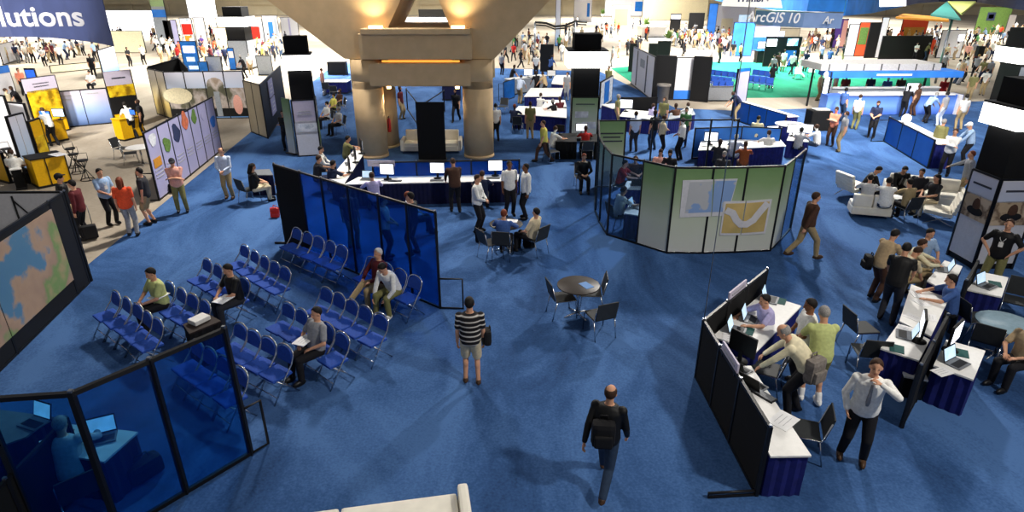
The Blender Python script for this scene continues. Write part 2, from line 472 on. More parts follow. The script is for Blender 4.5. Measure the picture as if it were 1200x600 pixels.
def dress(me, name, root, mt, label=None):
    o = bpy.data.objects.new(name, me); COL.objects.link(o); o.parent = root
    if not me.materials: me.materials.append(None)
    o.material_slots[0].link = 'OBJECT'; o.material_slots[0].material = M[mt]
    if label: o['label'] = label
    return o
LOOK = dict(skin='skin', hair='brown', hk='short', sleeve='short', leg='long', shoe='black', h=1.0)
def person(pose, loc, rz, shirt, trousers, label, **k):
    a = dict(LOOK); a.update(k)
    me = body_mesh(pose)
    o = bpy.data.objects.new('person', me); COL.objects.link(o)
    o.location = loc; o.rotation_euler = (0, 0, rz); o.scale = (a['h'],) * 3
    o.material_slots[0].link = 'OBJECT'; o.material_slots[0].material = M[a['skin']]
    tag(o, label, 'person', k.get('group'))
    dress(hair_mesh(pose, a['hk']), 'cap' if a['hk'] == 'cap' else 'hair', o, a.get('hairmat') or 'hair_' + a['hair'])
    dress(shirt_mesh(pose, a['sleeve']), a.get('top', 'shirt'), o, shirt if shirt in M else 'cloth_' + shirt)
    dress(trouser_mesh(pose, a['leg']), 'trousers' if a['leg'] == 'long' else 'shorts', o, 'cloth_' + trousers)
    for q in shoe_meshes(pose): dress(q, 'shoe', o, 'shoe_' + a['shoe'])
    s = skeleton(POSES[pose])
    if a.get('socks'):
        b = MB()
        for h0, kn, f in s.leg: b.cap(f + V((0, 0, -.02)), f.lerp(kn, .3), .05, .052, 'sock')
        b.build('socks', o)
    if a.get('tie'):
        b = MB(); pts = []
        for i in range(6):
            t = 7.2 - i * 1.0; j = int(t); c = s.spine[j][0]; d = s.spine[j][1]; fw = V((1, 0, 0)).cross(d) * -1
            if fw.y < 0: fw = -fw
            pts.append(c + fw * (.138 if i else .125))
        b.tube(pts, [.018, .022, .026, .03, .034, .02], 'cloth_' + a['tie'], 6); b.build('tie', o)
    if a.get('badge'):
        c = s.spine[4][0]; d = s.spine[4][1]; fw = V((1, 0, 0)).cross(d) * -1
        b = MB(); b.box(c + fw * .15, (.085, .01, .11), 'cloth_white'); n0 = s.spine[8][0]
        for sx in (-1, 1): b.tube([n0 + V((sx * .07, .02, 0)), s.spine[6][0] + fw * .15 + V((sx * .05, 0, 0)), c + fw * .15 + d * .05], .006, 'cloth_white', 5)
        b.build('badge', o)
    return o

# small far figures: one continuous body, coloured by what it wears
def far_mesh(pose):
    k = ('far', pose)
    if k not in CACHE:
        s = skeleton(POSES[pose]); b = MB(); reg = []
        def cap(p0, p1, r0, r1, m): b.cap(p0, p1, r0, r1, m, 8); reg.append((V(p0), V(p1), (r0 + r1) / 2, m))
        mt = ('skin', 'cloth_white', 'cloth_black', 'hair_black', 'shoe_black')
        torso(b, s, mt[1], .022, t0=-.06, t1=.54, n=10)
        for i in range(0, 8): reg.append((s.spine[i][0], s.spine[i + 1][0], .15, mt[1]))
        reg.append((s.pel + V((-.1, 0, -.05)), s.pel + V((.1, 0, -.05)), .12, mt[2]))
        for a, e, h in s.arm:
            cap(a, a.lerp(e, .75), .066, .06, mt[1]); cap(a.lerp(e, .7), e, .05, .045, mt[0]); cap(e, h, .046, .036, mt[0]); cap(h, h + (h - e).normalized() * .13, .036, .03, mt[0])
        for h0, kn, f in s.leg:
            cap(h0, kn, .105, .08, mt[2]); cap(kn, f, .078, .06, mt[2]); cap(f + V((0, -.02, -.04)), f + V((0, .13, -.045)), .05, .04, mt[4])
        h, r = s.head, s.hr_
        cap(s.nb, h, .055, .055, mt[0]); b.ball(h, (.08, .10, .12), mt[0], r); reg.append((h + r @ V((0, .07, -.02)), h + r @ V((0, .05, -.07)), .05, mt[0]))
        b.ball(h + r @ V((0, -.02, .03)), (.09, .105, .11), mt[3], r, 10, 8); reg.append((h + r @ V((0, -.03, .05)), h + r @ V((0, -.05, .0)), .09, mt[3]))
        me = remesh(b, .034, 2, .6)
        vs, fs = raw(me); c = MB()
        # keep the slot order fixed
        for m in mt: c.add([vs[fs[0][0]], vs[fs[0][1]], vs[fs[0][2]]], [(0, 1, 2)], m)
        for f in fs:
            q = sum((vs[i] for i in f), V()) / len(f); best = (9, None)
            for p0, p1, rr, m in reg:
                d = p1 - p0; t = max(0, min(1, (q - p0).dot(d) / max(d.length_squared, 1e-9))); w = (q - p0 - d * t).length - rr
                if w < best[0]: best = (w, m)
            c.add([vs[i] for i in f], [tuple(range(len(f)))], best[1], True)
        me = c.mesh('far_person')
        bm = bmesh.new(); bm.from_mesh(me); bmesh.ops.remove_doubles(bm, verts=bm.verts, dist=1e-5); bm.to_mesh(me); bm.free()
        CACHE[k] = me
    return CACHE[k]
def far_person(pose, loc, rz, shirt, trousers, label, skin='skin', hair='brown', h=1.0, group=None):
    o = bpy.data.objects.new('person', far_mesh(pose)); COL.objects.link(o)
    o.location = loc; o.rotation_euler = (0, 0, rz); o.scale = (h, h, h)
    for i, m in enumerate((skin, 'cloth_' + shirt, 'cloth_' + trousers, 'hair_' + hair, 'shoe_black')):
        o.material_slots[i].link = 'OBJECT'; o.material_slots[i].material = M[m]
    tag(o, label, 'person', group)
    return o
# ---------------------------------------------------------------- materials of the place
mat('black', '0c0c0e', .6); mat('black_cloth', '08080a', .9); mat('frame_black', '111114', .45, var=.05)
mat('chrome', 'c9ccd0', .22, 1, .03); mat('steel', '9a9da2', .35, 1, .05)
mat('white_top', 'e6e5e2', .6, var=.04); mat('white_paint', 'dcdad6', .55, var=.04); mat('paper', 'e9e9ea', .7, var=.04)
mat('text_grey', 'a2a2a8', .8); mat('text_dark', '3a3d48', .8)
mat('skirt_blue', '141c62', .8, var=.22, scale=9); mat('skirt_navy', '10153a', .85, var=.2, scale=9); mat('bright_blue', '1565b8', .5, var=.2, scale=3)
mat('chair_blue', '2049a2', .8, var=.15, scale=30); mat('chair_grey', '2c2f31', .6, var=.1); mat('leather_white', 'e2ddcf', .5, var=.05, bump=.1, scale=6)
mat('table_brown', '2c2521', .45, var=.15, scale=5); mat('podium_brown', '2a1e1a', .7); mat('table_glass', '7f98a6', .25, var=.08)
mat('concrete', 'cdb086', .75, var=.07, scale=2.2, bump=.1); mat('wall_tan', 'd9caa8', .85, var=.08, scale=.4)
mat('yellow_panel', 'd9a706', .5, var=.08); mat('sign_lilac', 'b9b2c4', .6, var=.05); mat('stool_black', '17171a', .5)
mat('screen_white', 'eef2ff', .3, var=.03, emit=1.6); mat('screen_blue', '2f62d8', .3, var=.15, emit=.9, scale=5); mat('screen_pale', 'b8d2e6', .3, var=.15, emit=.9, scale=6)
mat('lightbox', 'fffdf6', .5, var=.0, emit=4.5); mat('lamp_warm', 'ffcf86', .5, var=0, emit=9); mat('cove_glow', 'e8a040', .5, var=0, emit=1.6)
mat('keyboard', '1a1b1e', .6); mat('mousepad_teal', '1f4d4b', .8); mat('plastic_grey', '6d7075', .5); mat('red_paint', 'b5261c', .4)
mat('banner_navy', '2b3456', .75, var=.1, scale=1.2); mat('banner_blue', '2c70c8', .7, var=.18, scale=1.1); mat('banner_slate', '5f759e', .75, var=.1, scale=1.3); mat('letter_grey', 'b4b4ba', .7, var=.03)
mat('green_sage', '8fa878', .7); mat('cream', 'd9cfae', .7); mat('tan_panel', '8f8571', .7, var=.1, scale=1.5); mat('lilac_panel', 'a5a3c6', .6, var=.06, scale=1.5)
mat('panel_white', 'cfcfd4', .6, var=.05); mat('grey_panel', '8f959c', .6); mat('bin_grey', '77726d', .5); mat('bag_black', '131316', .8); mat('bag_grey', '77706a', .9, var=.25, scale=20)
mat('gold', 'c98b2a', .5); mat('wood_tan', 'c29a66', .6); mat('leaf_green', '5d7d3c', .8, var=.3)
grad_mat('green_fade', [(.0, 'cfd1cb'), (.4, 'c0c9b6'), (.85, '7f9d6c'), (1, '6d8f5c')], .1, 2.4)
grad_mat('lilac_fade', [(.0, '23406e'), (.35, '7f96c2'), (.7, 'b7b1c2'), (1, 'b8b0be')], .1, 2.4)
grad_mat('sky_fade', [(.0, '3c77b8'), (.5, 'a9bfdc'), (1, 'c5c7d6')], .1, 2.4)
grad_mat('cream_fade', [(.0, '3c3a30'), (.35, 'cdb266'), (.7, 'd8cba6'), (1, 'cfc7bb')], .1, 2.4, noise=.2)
grad_mat('counter_fade', [(.0, '2f55b8'), (.5, '6a93dc'), (1, '3c63b8')], 0, 1.1)
ramp_mat('map_world', [(.0, '45709a'), (.42, '527d9f'), (.47, 'a88f7a'), (.56, '9c8474'), (.62, '6f8f5a'), (.72, 'a59272'), (1, 'b58a78')], .9, 6)
ramp_mat('map_sea', [(.0, '7fa0d0'), (.5, '86a4d2'), (.53, 'b9bcc0'), (1, 'aeb2b6')], 1.3, 6, offs=(3, 1, .4))
ramp_mat('map_land', [(.0, '7f9a66'), (.38, 'b9a268'), (.55, 'd2b878'), (.62, 'c9ae6e'), (.64, '7f9fc0'), (1, 'a9b7c6')], 1.0, 4, offs=(1, 6, 2))
ramp_mat('photo_hills', [(.0, '2c3226'), (.40, '5b5a4a'), (.5, 'b7aca6'), (.6, '8c7c6c'), (1, 'c4bcb8')], 1.3, 6, vec=(1, 1, .7))
ramp_mat('photo_people', [(.0, '4a3a12'), (.42, '8a6a10'), (.5, 'c9a21a'), (.62, 'e0c62a'), (1, '6f7a1e')], 2.4, 4)
ramp_mat('photo_desert', [(.0, '8f7c66'), (.45, 'b5a084'), (.5, '6e5a48'), (.56, 'c2ae94'), (1, 'd6c6b0')], 1.6, 5)
ramp_mat('screen_mix', [(.0, '2b49b0'), (.45, '7fb6e8'), (.55, 'e9f2ff'), (1, '49a89a')], 3, 2, emit=.9)
ramp_mat('poster_mix', [(.0, '59616e'), (.45, 'c9ccd2'), (.55, 'dfe2e6'), (.7, '8fa0b0'), (1, '6f5f58')], 2.6, 5)
glass_mat('glass_blue', '78b4ea', '0a4cae', .26); glass_mat('glass_clear', 'c3d6e8', '5f7f9f', .10); glass_mat('glass_deep', '9ad2ee', '0a349c', .15)
glass_mat('acrylic_blue', '2a86e0', '1468c8', .55)

def floor_mat(name, stops, scale, swirl, fine, rough=.95):
    m = bpy.data.materials.new(name); m.use_nodes = True
    nt = m.node_tree; b = nt.nodes['Principled BSDF']; b.inputs['Roughness'].default_value = rough; b.inputs['Specular IOR Level'].default_value = .1
    tc = nt.nodes.new('ShaderNodeTexCoord'); mp = nt.nodes.new('ShaderNodeMapping'); mp.inputs['Rotation'].default_value = (0, 0, .6); mp.inputs['Scale'].default_value = (1, .45, 1)
    n = nt.nodes.new('ShaderNodeTexNoise'); n.inputs['Scale'].default_value = scale; n.inputs['Detail'].default_value = 6; n.inputs['Roughness'].default_value = .62; n.inputs['Distortion'].default_value = swirl
    n2 = nt.nodes.new('ShaderNodeTexNoise'); n2.inputs['Scale'].default_value = fine; n2.inputs['Detail'].default_value = 2
    mx = nt.nodes.new('ShaderNodeMath'); mx.operation = 'MULTIPLY_ADD'; mx.inputs[1].default_value = .25
    r = nt.nodes.new('ShaderNodeValToRGB'); cr = r.color_ramp
    for i, (p, c) in enumerate(stops):
        e = cr.elements[i] if i < 2 else cr.elements.new(p)
        e.position = p; e.color = srgb(c)
    bp = nt.nodes.new('ShaderNodeBump'); bp.inputs['Strength'].default_value = .25; bp.inputs['Distance'].default_value = .01
    L = nt.links.new
    L(tc.outputs['Object'], mp.inputs[0]); L(mp.outputs[0], n.inputs['Vector']); L(tc.outputs['Object'], n2.inputs['Vector'])
    L(n2.outputs['Fac'], mx.inputs[0]); L(n.outputs['Fac'], mx.inputs[2]); L(mx.outputs[0], r.inputs['Fac']); L(r.outputs['Color'], b.inputs['Base Color'])
    L(n2.outputs['Fac'], bp.inputs['Height']); L(bp.outputs['Normal'], b.inputs['Normal'])
    M[name] = m
floor_mat('carpet_blue', [(.42, '223a5f'), (.58, '304f7d'), (.74, '46689a')], .42, 1.2, 26)
floor_mat('carpet_beige', [(.40, 'a0937d'), (.60, 'b0a48e'), (.78, 'bdb29c')], .5, .5, 18)
floor_mat('carpet_green', [(.40, '135e48'), (.60, '187054'), (.78, '1f8062')], .5, .5, 20)
floor_mat('slab_pale', [(.40, '8a8071'), (.60, '998f80'), (.78, 'a89e8e')], .3, .6, 8, .7)

# ---------------------------------------------------------------- the hall
def poly(name, pts, z0, z1, m):
    b = MB(); b.prism([(p[0], p[1]) for p in pts], z0, z1, m); return struct(b.build(name))
poly('floor', [(-150, -14), (190, -14), (190, 168), (-150, 168)], -.2, 0, 'slab_pale')
A0, A1 = G(100, 300), G(292, 152)                     # left edge of the blue carpet
dr = (A1 - A0).normalized()
E0, E1 = A0 - dr * 34, A0 + dr * 46
poly('floor_blue_carpet', [(E0.x, max(E0.y, -13.5)), (60, -13.5), (60, G(960, 127).y + 9), G(960, 127)[:2], G(862, 130)[:2], G(792, 127)[:2], G(703, 84)[:2], G(520, 78)[:2], (E1.x, E1.y)], .0, .012, 'carpet_blue')
poly('floor_green_carpet', [G(716, 80)[:2], G(768, 116)[:2], G(960, 114)[:2], G(1090, 112)[:2], G(1090, 74)[:2], G(800, 72)[:2]], .0, .012, 'carpet_green')
bw = MB(); bw.box((20, 166, 8), (340, .6, 16), 'wall_tan')
for x in range(-140, 190, 9): bw.box((x, 165.6, 8), (.5, .4, 16), 'wall_tan')
bw.box((20, 165.5, 2.6), (340, .5, .35), 'wall_tan')
struct(bw.build('wall_back'))
b = MB(); b.box((-150, 77, 8), (.6, 182, 16), 'wall_tan'); struct(b.build('wall_left'))
b = MB(); b.box((190, 77, 8), (.6, 182, 16), 'wall_tan'); struct(b.build('wall_right'))

# the branching concrete pier
y0 = G(480, 190).y + .4; dep = 2.6
pier = thing('pier', 'beige concrete pier with two round legs and flaring arms', 'pier', (onY(490, 190, y0).x, y0, 0)); struct(pier)
off = V(pier.location)
def fr(u, v, dy=0):
    p = onY(u, v, y0); return V((p.x, y0 + dy, p.z))
zb, zt = fr(0, 105).z, fr(0, 77).z
xl, xr = fr(407, 90).x, fr(577, 90).x
rc = .62
for cx, yy in ((xl + rc, y0 + rc), (xr - rc, y0 + rc), (onY(452, 170, y0 + 2.4).x, y0 + 2.4), (xr - rc - .1, y0 + dep + 1.2)):
    for _ in (0,):
        b = MB(off); b.cyl((cx, yy, 0), (cx, yy, zb + .3), rc, 'concrete', 40); b.tube([(cx, yy, 0), (cx, yy, .12)], rc + .02, 'concrete', 40); b.build('leg', pier)
b = MB(off); b.box(((xl + xr) / 2, y0 + (dep + 1.2 + rc) / 2, (zb + zt) / 2 + .1), (xr - xl - 2 * rc + .2, dep + 1.2 + rc - .1, zt - zb - .02), 'concrete', bev=.06)
for cx in (xl + rc, xr - rc):
    b.cyl((cx, y0 + rc, zb), (cx, y0 + rc, zt + .2), rc, 'concrete', 40); b.cyl((cx, y0 + dep + 1.2, zb), (cx, y0 + dep + 1.2, zt + .2), rc, 'concrete', 40)
b.build('cross_beam', pier)
zc = fr(0, 70).z; z33 = fr(0, 33).z; z40 = fr(0, 40).z
b = MB(off)
X = lambda u, v: fr(u, v).x
D = dep + 1.6
def plate(pts, y, d, m): b.extr([(px, y, pz) for px, pz in pts], (0, d, 0), m)
b.box(((xl + xr) / 2, y0 + D / 2 + .2, (zt + zc) / 2 + .15), (xr - xl - 3.2, D - .2, zc - zt + .3), 'concrete')   # recessed neck
b.build('neck', pier)
ztop = 11.0
b = MB(off)
def at(z, ua, va, ub, vb):
    """x on the line through two photo points, in the front plane, at height z"""
    p, q = fr(ua, va), fr(ub, vb); return p.x + (q.x - p.x) * (z - p.z) / (q.z - p.z)
oL = lambda z: at(z, 407, 74, 310, 0); oR = lambda z: at(z, 577, 72, 645, 0)
iL = lambda z: at(z, 453, 33, 468, 0); iR = lambda z: at(z, 527, 33, 513, 0)
zz = min(ztop, 60)
xm = None
for k in range(1, 400):
    z = z33 + k * .02
    if iL(z) >= iR(z): xm = z; break
xm = xm or ztop
zcut = min(xm, ztop - .5)
plate([(oL(zc), zc), (oR(zc), zc), (oR(z33), z33), (oL(z33), z33)], y0 + .25, D, 'concrete')
plate([(oL(z33), z33), (iL(z33), z33), (iL(zcut), zcut), (oL(zcut), zcut)], y0 + .25, D, 'concrete')
plate([(iR(z33), z33), (oR(z33), z33), (oR(zcut), zcut), (iR(zcut), zcut)], y0 + .25, D, 'concrete')
plate([(oL(zcut), zcut), (oR(zcut), zcut), (oR(ztop), ztop), (oL(ztop), ztop)], y0 + .25, D, 'concrete')
b.build('flaring_arms', pier)
b = MB(off)
b.box(((X(421, 50) + X(553, 50)) / 2, y0 + .16, (zc + z40) / 2 + .02), (X(553, 50) - X(421, 50), .6, z40 - zc), 'concrete', bev=.03)
b.box(((X(424, 36) + X(552, 36)) / 2, y0 + .05, (z33 + z40) / 2), (X(552, 36) - X(424, 36), .75, z33 - z40), 'concrete', bev=.03)
b.build('ledge_block', pier)
b = MB(off)
for u in (441, 537): p = fr(u, 33); b.box((p.x, y0 - .12, z33 + .05), (.5, .2, .09), 'lamp_warm')
b.build('uplight', pier)
b = MB(off); p, q = fr(446, 73), fr(538, 73); b.box(((p.x + q.x) / 2, y0 + .26, (zt + zc) / 2 + .03), (q.x - p.x, .05, .06), 'cove_glow'); b.build('cove_lamp', pier)
def lamp(name, kind, loc, energy, col=(1, 1, 1), size=.5, to=None, angle=None, blend=.5, spread=None):
    l = bpy.data.lights.new(name, kind); l.energy = energy; l.color = col
    if kind == 'AREA':
        l.shape = 'SQUARE'; l.size = size
        if spread: l.spread = R(spread)
    elif kind in ('POINT', 'SPOT'): l.shadow_soft_size = size
    if kind == 'SPOT': l.spot_size = R(angle); l.spot_blend = blend
    o = bpy.data.objects.new(name, l); COL.objects.link(o); o.location = loc
    if to is not None: o.rotation_euler = (V(to) - V(loc)).to_track_quat('-Z', 'Y').to_euler()
    return o
for u, du in ((441, -4), (537, 4)):
    p = fr(u, 33); lamp('uplight_glow', 'SPOT', (p.x, y0 - .30, z33 + .14), 150, (1, .80, .50), .08, (p.x + du * .1, y0 + .5, z33 + 3), 110, .8)
for sx, cx in ((1, xl + 2 * rc + .22), (-1, xr - 2 * rc - .22)):
    b = MB(off); b.cyl((cx, y0 + .75, zb - .07), (cx, y0 + .75, zb + .02), .09, 'lamp_warm', 14); b.build('downlight', pier)
    lamp('downlight_glow', 'SPOT', (cx, y0 + .75, zb - .1), 55, (1, .85, .6), .06, (cx - sx * .25, y0 + .75, 0), 120, .8)
# fire extinguisher cabinet on the rear left leg
g = V((X(453, 170) + .15, y0 + .72, 0))
fe = thing('fire_extinguisher', 'red fire extinguisher hanging on the pale pier leg above the counter', 'fire extinguisher', (X(453, 173), y0 + .9, .95))
b = MB(); b.lathe([(.02, 0), (.075, .01), (.08, .05), (.08, .5), (.05, .58), (.025, .6)], (0, 0, 0), 'red_paint'); b.build('cylinder', fe)
b = MB(); b.box((0, 0, .64), (.04, .14, .05), 'black'); b.tube([(0, -.06, .62), (0, -.11, .5), (0, -.1, .2)], .012, 'black', 6); b.build('valve', fe)

# ---------------------------------------------------------------- partitions
def partition(name, label, cat, top, h, segs, post=.035, rail=.035, th=.03, closed=False, feet=(), group=None, ends=True, decor=None):
    """panels between posts; top = photo points of the post tops, or world ground points"""
    pts = [V((p[0], p[1], 0)) if len(p) == 3 else (lambda q: V((q.x, q.y, 0)))(G(p[0], p[1], h)) for p in top]
    c = sum(pts, V()) / len(pts)
    t = thing(name, label, cat, c, 0, group)
    n = len(pts)
    prs = [(i, (i + 1) % n) for i in range(n if closed else n - 1)]
    for k, (i, j) in enumerate(prs):
        p, q = pts[i], pts[j]; d = (q - p); L = d.length; d.normalize(); nn = V((-d.y, d.x, 0)); yaw = math.atan2(d.y, d.x)
        m = segs[k] if isinstance(segs, (list, tuple)) else segs
        if nn.dot(V((0, 0, 0)) - p) < 0: nn = -nn       # towards the viewer's side
        if m:
            b = MB(c); b.box((p + q) / 2 + V((0, 0, h / 2 + .02)), (L - post, th, h - .1), m, yaw)
            if decor: decor(b, k, p, q, d, nn, h, yaw, th)
            b.build('panel', t)
        for rz_ in (h - rail / 2, rail): b = MB(c); b.box((p + q) / 2 + V((0, 0, rz_)), (L, rail * 1.3, rail * 1.3), 'frame_black', yaw); b.build('rail', t)
    for i, p in enumerate(pts):
        b = MB(c); b.box(p + V((0, 0, h / 2)), (post * 1.5, post * 1.5, h), 'frame_black', 0); b.box(p + V((0, 0, h + .02)), (post * 1.1, post * 1.1, .03), 'steel'); b.build('post', t)
    for i, vec, hh in feet:
        p = pts[i]; v = V((vec[0], vec[1], 0)); b = MB(c)
        b.tube([p + V((0, 0, hh)), p + v + V((0, 0, hh)), p + v + V((0, 0, .03)), p + V((0, 0, .03))], .022, 'frame_black', 6); b.build('stabiliser_foot', t)
    return t, pts
def strips(b, o, d, n, rows, m, w=.02):
    """printed text lines: (along, height, length) on the face at o"""
    yaw = math.atan2(d.y, d.x)
    for a, z, L, hh in rows:
        b.box(o + d * a + n * w + V((0, 0, z)), (L, .008, hh), m, yaw)
def az(p): return math.degrees(math.atan2(p.x, p.y))      # bearing of a spot from the viewer
def fa(deg): return -R(deg)          # 0 faces away from the viewer, 90 to the right, 180 towards, 270 to the left
def rz_of(d): return math.atan2(d.y, d.x) - math.pi / 2
def on_plane(u, v, p, q):
    """photo ray meets the upright plane through ground points p, q"""
    a, b = (u - 600) / FOC, (v - 300) / FOC
    d = V((a, math.cos(PIT) - b * math.sin(PIT), -math.sin(PIT) - b * math.cos(PIT))); o = V((0, 0, CH))
    e = (q - p).normalized(); n = V((-e.y, e.x, 0)); t = (p - o).dot(n) / d.dot(n); return o + d * t

# ---- the many-sided booth in the middle
hx = [(866, 139.5), (834, 140), (766, 140.4), (734, 140.7), (702, 141), (702.7, 160.6), (708, 169.7), (717.7, 180.4), (755, 188), (792, 195.7), (836.7, 196), (876.4, 195.2), (920.3, 193.8), (931.6, 185.3), (944, 175.3)]
C_ = 'glass_clear'
pav, pp = partition('booth_wall', 'many-sided booth wall with pale green map panels and clear end panels', 'booth wall', hx, 2.4,
    [None, None, None, 'green_fade', C_, C_, C_, C_, 'green_fade', 'green_fade', 'green_fade', 'green_fade', 'green_fade', C_])
po = V(pav.location)
def sheet(parent, off, quads, name, m, border='panel_white', th=.012):
    b = MB(off)
    for p, q, pts in quads:
        e = (q - p).normalized(); n = V((-e.y, e.x, 0))
        if n.dot(-p) < 0: n = -n
        w = [on_plane(u, v, p, q) + n * .02 for u, v in pts]
        b.extr(w, n * th, m)
    return b.build(name, parent)
sheet(pav, po, [(pp[9], pp[10], [(796, 254.5), (832.5, 253), (835.5, 210), (800, 211)]), (pp[10], pp[11], [(833.5, 253), (852, 252.5), (864, 209), (837, 209.8)])], 'map_border', 'panel_white')
sheet(pav, po, [(pp[9], pp[10], [(802, 249.5), (833, 248), (835.3, 212), (808, 213)]), (pp[10], pp[11], [(834, 248), (852, 247.5), (863, 211), (837, 211.8)])], 'sea_map', 'map_sea', th=.016)
sheet(pav, po, [(pp[10], pp[11], [(842.5, 275), (866, 275), (873, 235), (848, 235.5)]), (pp[11], pp[12], [(867.5, 275), (896, 273), (904, 233), (874, 235)])], 'map_border', 'panel_white', th=.020)
sheet(pav, po, [(pp[10], pp[11], [(844.5, 272.5), (866.5, 272.5), (872.5, 237.5), (850, 238)]), (pp[11], pp[12], [(868, 272.5), (894, 270.5), (901, 235.5), (874, 237.5)])], 'land_map', 'map_land', th=.026)
rv = [(851, 246), (858, 249), (862, 257), (867, 262), (874, 262), (882, 257), (890, 247), (898, 238)]
b = MB(po)
rp = [on_plane(u, v, *((pp[10], pp[11]) if u < 867.5 else (pp[11], pp[12]))) + V((0, -.055, 0)) for u, v in rv]
for a0, a1 in zip(rp, rp[1:]):
    d = (a1 - a0).normalized(); s_ = V((0, -1, 0)).cross(d).normalized() * .09
    b.extr([a0 - s_ - d * .03, a1 - s_ + d * .03, a1 + s_ + d * .03, a0 + s_ - d * .03], (0, -.006, 0), 'panel_white')
b.build('river_band', pav)
b = MB(po); p, q = pp[3], pp[4]; e = (q - p).normalized()
for k, (z, L) in enumerate(((1.95, .8), (1.82, .6), (1.68, .75))): b.box((p + q) / 2 + V((0, -.03, z)), (L, .01, .05), 'text_dark', math.atan2(e.y, e.x))
b.build('printed_heading', pav)

# ---- blue see-through wall left of the desk
bt = [(320.6, 192), (347.5, 201.5), (375, 208.5), (405, 218), (439, 229), (473.5, 238.6), (510, 248)]
bl_ = [G(u, v, 2.3) for u, v in bt]; b0, b1 = V((bl_[0].x, bl_[0].y, 0)), V((bl_[-1].x, bl_[-1].y, 0))
bpts = [b0.lerp(b1, ((V((q.x, q.y, 0)) - b0).length / (b1 - b0).length)) for q in bl_]
bd = (b1 - b0).normalized(); bn = V((-bd.y, bd.x, 0)); bn = bn if bn.y > 0 else -bn
partition('blue_glass_wall', 'long blue see-through panel wall with one black end panel behind the chair rows', 'partition', [tuple(q) for q in bpts], 2.3,
    ['black_cloth'] + ['glass_blue'] * 5, feet=[(6, tuple((bd * .42 + bn * .3)[:2]), .75), (0, tuple((-bd * .25 - bn * .2)[:2]), .05)])

# ---- blue see-through booth in the near left corner
gt = [G(u, v, 2.25) for u, v in ((-130, 474), (83, 460), (262, 384.5))]
gp = [V((q.x, q.y, 0)) for q in gt]
gd = (gp[2] - gp[1]).normalized(); gn = V((-gd.y, gd.x, 0)); gn = gn if gn.y < 0 else -gn
L_ = (gp[2] - gp[1]).length
partition('blue_glass_wall', 'near corner wall of deep blue see-through panels around a lone white table', 'partition',
    [tuple(q) for q in (gp[0], gp[0].lerp(gp[1], .5), gp[1], gp[1].lerp(gp[2], .47), gp[2])], 2.25, 'glass_deep', post=.045, rail=.045, feet=[(4, tuple((gd * .3)[:2]), .85)])

# ---- map wall at the left edge
mt_ = [G(u, v, 2.3) for u, v in ((72, 226), (56, 236), (-60, 309))]; mp = [V((q.x, q.y, 0)) for q in mt_]
q2 = mp[0] + (mp[2] - mp[0]).normalized() * 1.0
dd = (mp[2] - mp[0]).normalized(); mp = [mp[0], mp[0] + dd * .62, mp[0] + dd * 3.2, mp[0] + dd * 6.2]
def map_dec(b, k, p, q, d, n, h, yaw, th):
    if k: b.box((p + q) / 2 + n * .02 + V((0, 0, 1.27)), ((q - p).length - .02, .02, 1.72), 'map_world', yaw)
mw, mpp = partition('map_display_wall', 'black framed display wall with a large brown and blue world map', 'display wall', [tuple(q) for q in mp], 2.3, 'black', decor=map_dec)
wv = [mp[0] + V((-.02, .12, 0)), V((G(0, 227, 2.3).x - 2.2, G(0, 227, 2.3).y + .1, 0))]
def brace(b, k, p, q, d, n, h, yaw, th):
    for a in (1.2, 3.0, 4.8):
        b.tube([p + d * a + n * .03 + V((0, 0, .1)), p + d * a + n * .03 + V((0, 0, h - .1))], .02, 'frame_black', 6)
        b.tube([p + d * a + n * .03 + V((0, 0, h - .2)), p + d * (a - 1.0) + n * .03 + V((0, 0, h - 1.5))], .016, 'frame_black', 6)
partition('white_back_panel', 'plain white panel wall with black braces behind the world map wall', 'partition', [tuple(q) for q in wv], 2.3, 'panel_white', decor=brace)

# ---- long map wall with seven lilac panels
l0, l1 = G(167.5, 155.5, 2.3), G(248, 113.5, 2.3); l0.z = l1.z = 0
lp = [l0.lerp(l1, i / 7) for i in range(8)]; ld = (l1 - l0).normalized(); ln_ = V((-ld.y, ld.x, 0)); ln_ = ln_ if ln_.y < 0 else -ln_
pic = [('poster_mix', .1, 1.95, .5), ('leaf_green', .0, 1.55, .55), ('banner_navy', .05, 1.75, .62), ('orange_map', .0, 2.0, .6), ('leaf_green', .05, 1.95, .5), ('lilac_panel', 0, 1.8, .4), ('banner_blue', .05, 1.35, .55)]
mat('orange_map', 'c26a4a', .7, var=.3, scale=8)
def lil(b, k, p, q, d, n, h, yaw, th):
    m, a, z, s = pic[k]; L = (q - p).length; c = (p + q) / 2 + n * .02
    vs = [c + d * (s * L * .52 * math.cos(t) * (1 + .25 * math.sin(3 * t + k))) + V((0, 0, z + s * .5 * math.sin(t) * (1 + .2 * math.cos(2 * t + k)))) for t in [2 * math.pi * i / 14 for i in range(14)]]
    b.extr(vs, n * .012, m)
    if k == 0: b.box(c + V((0, 0, 1.2)), (L * .6, .02, .3), 'gold', yaw)
    for j in range(3): b.box(c + V((0, 0, .95 - j * .12)), (L * .62, .02, .03), 'text_grey', yaw)
partition('map_panel_wall', 'long lilac panel wall with coloured map shapes along the pale aisle', 'display wall', [tuple(q) for q in lp], 2.3, 'lilac_panel', decor=lil,
    feet=[(0, tuple((ld * .05 - ln_ * -.55)[:2]), .95)])

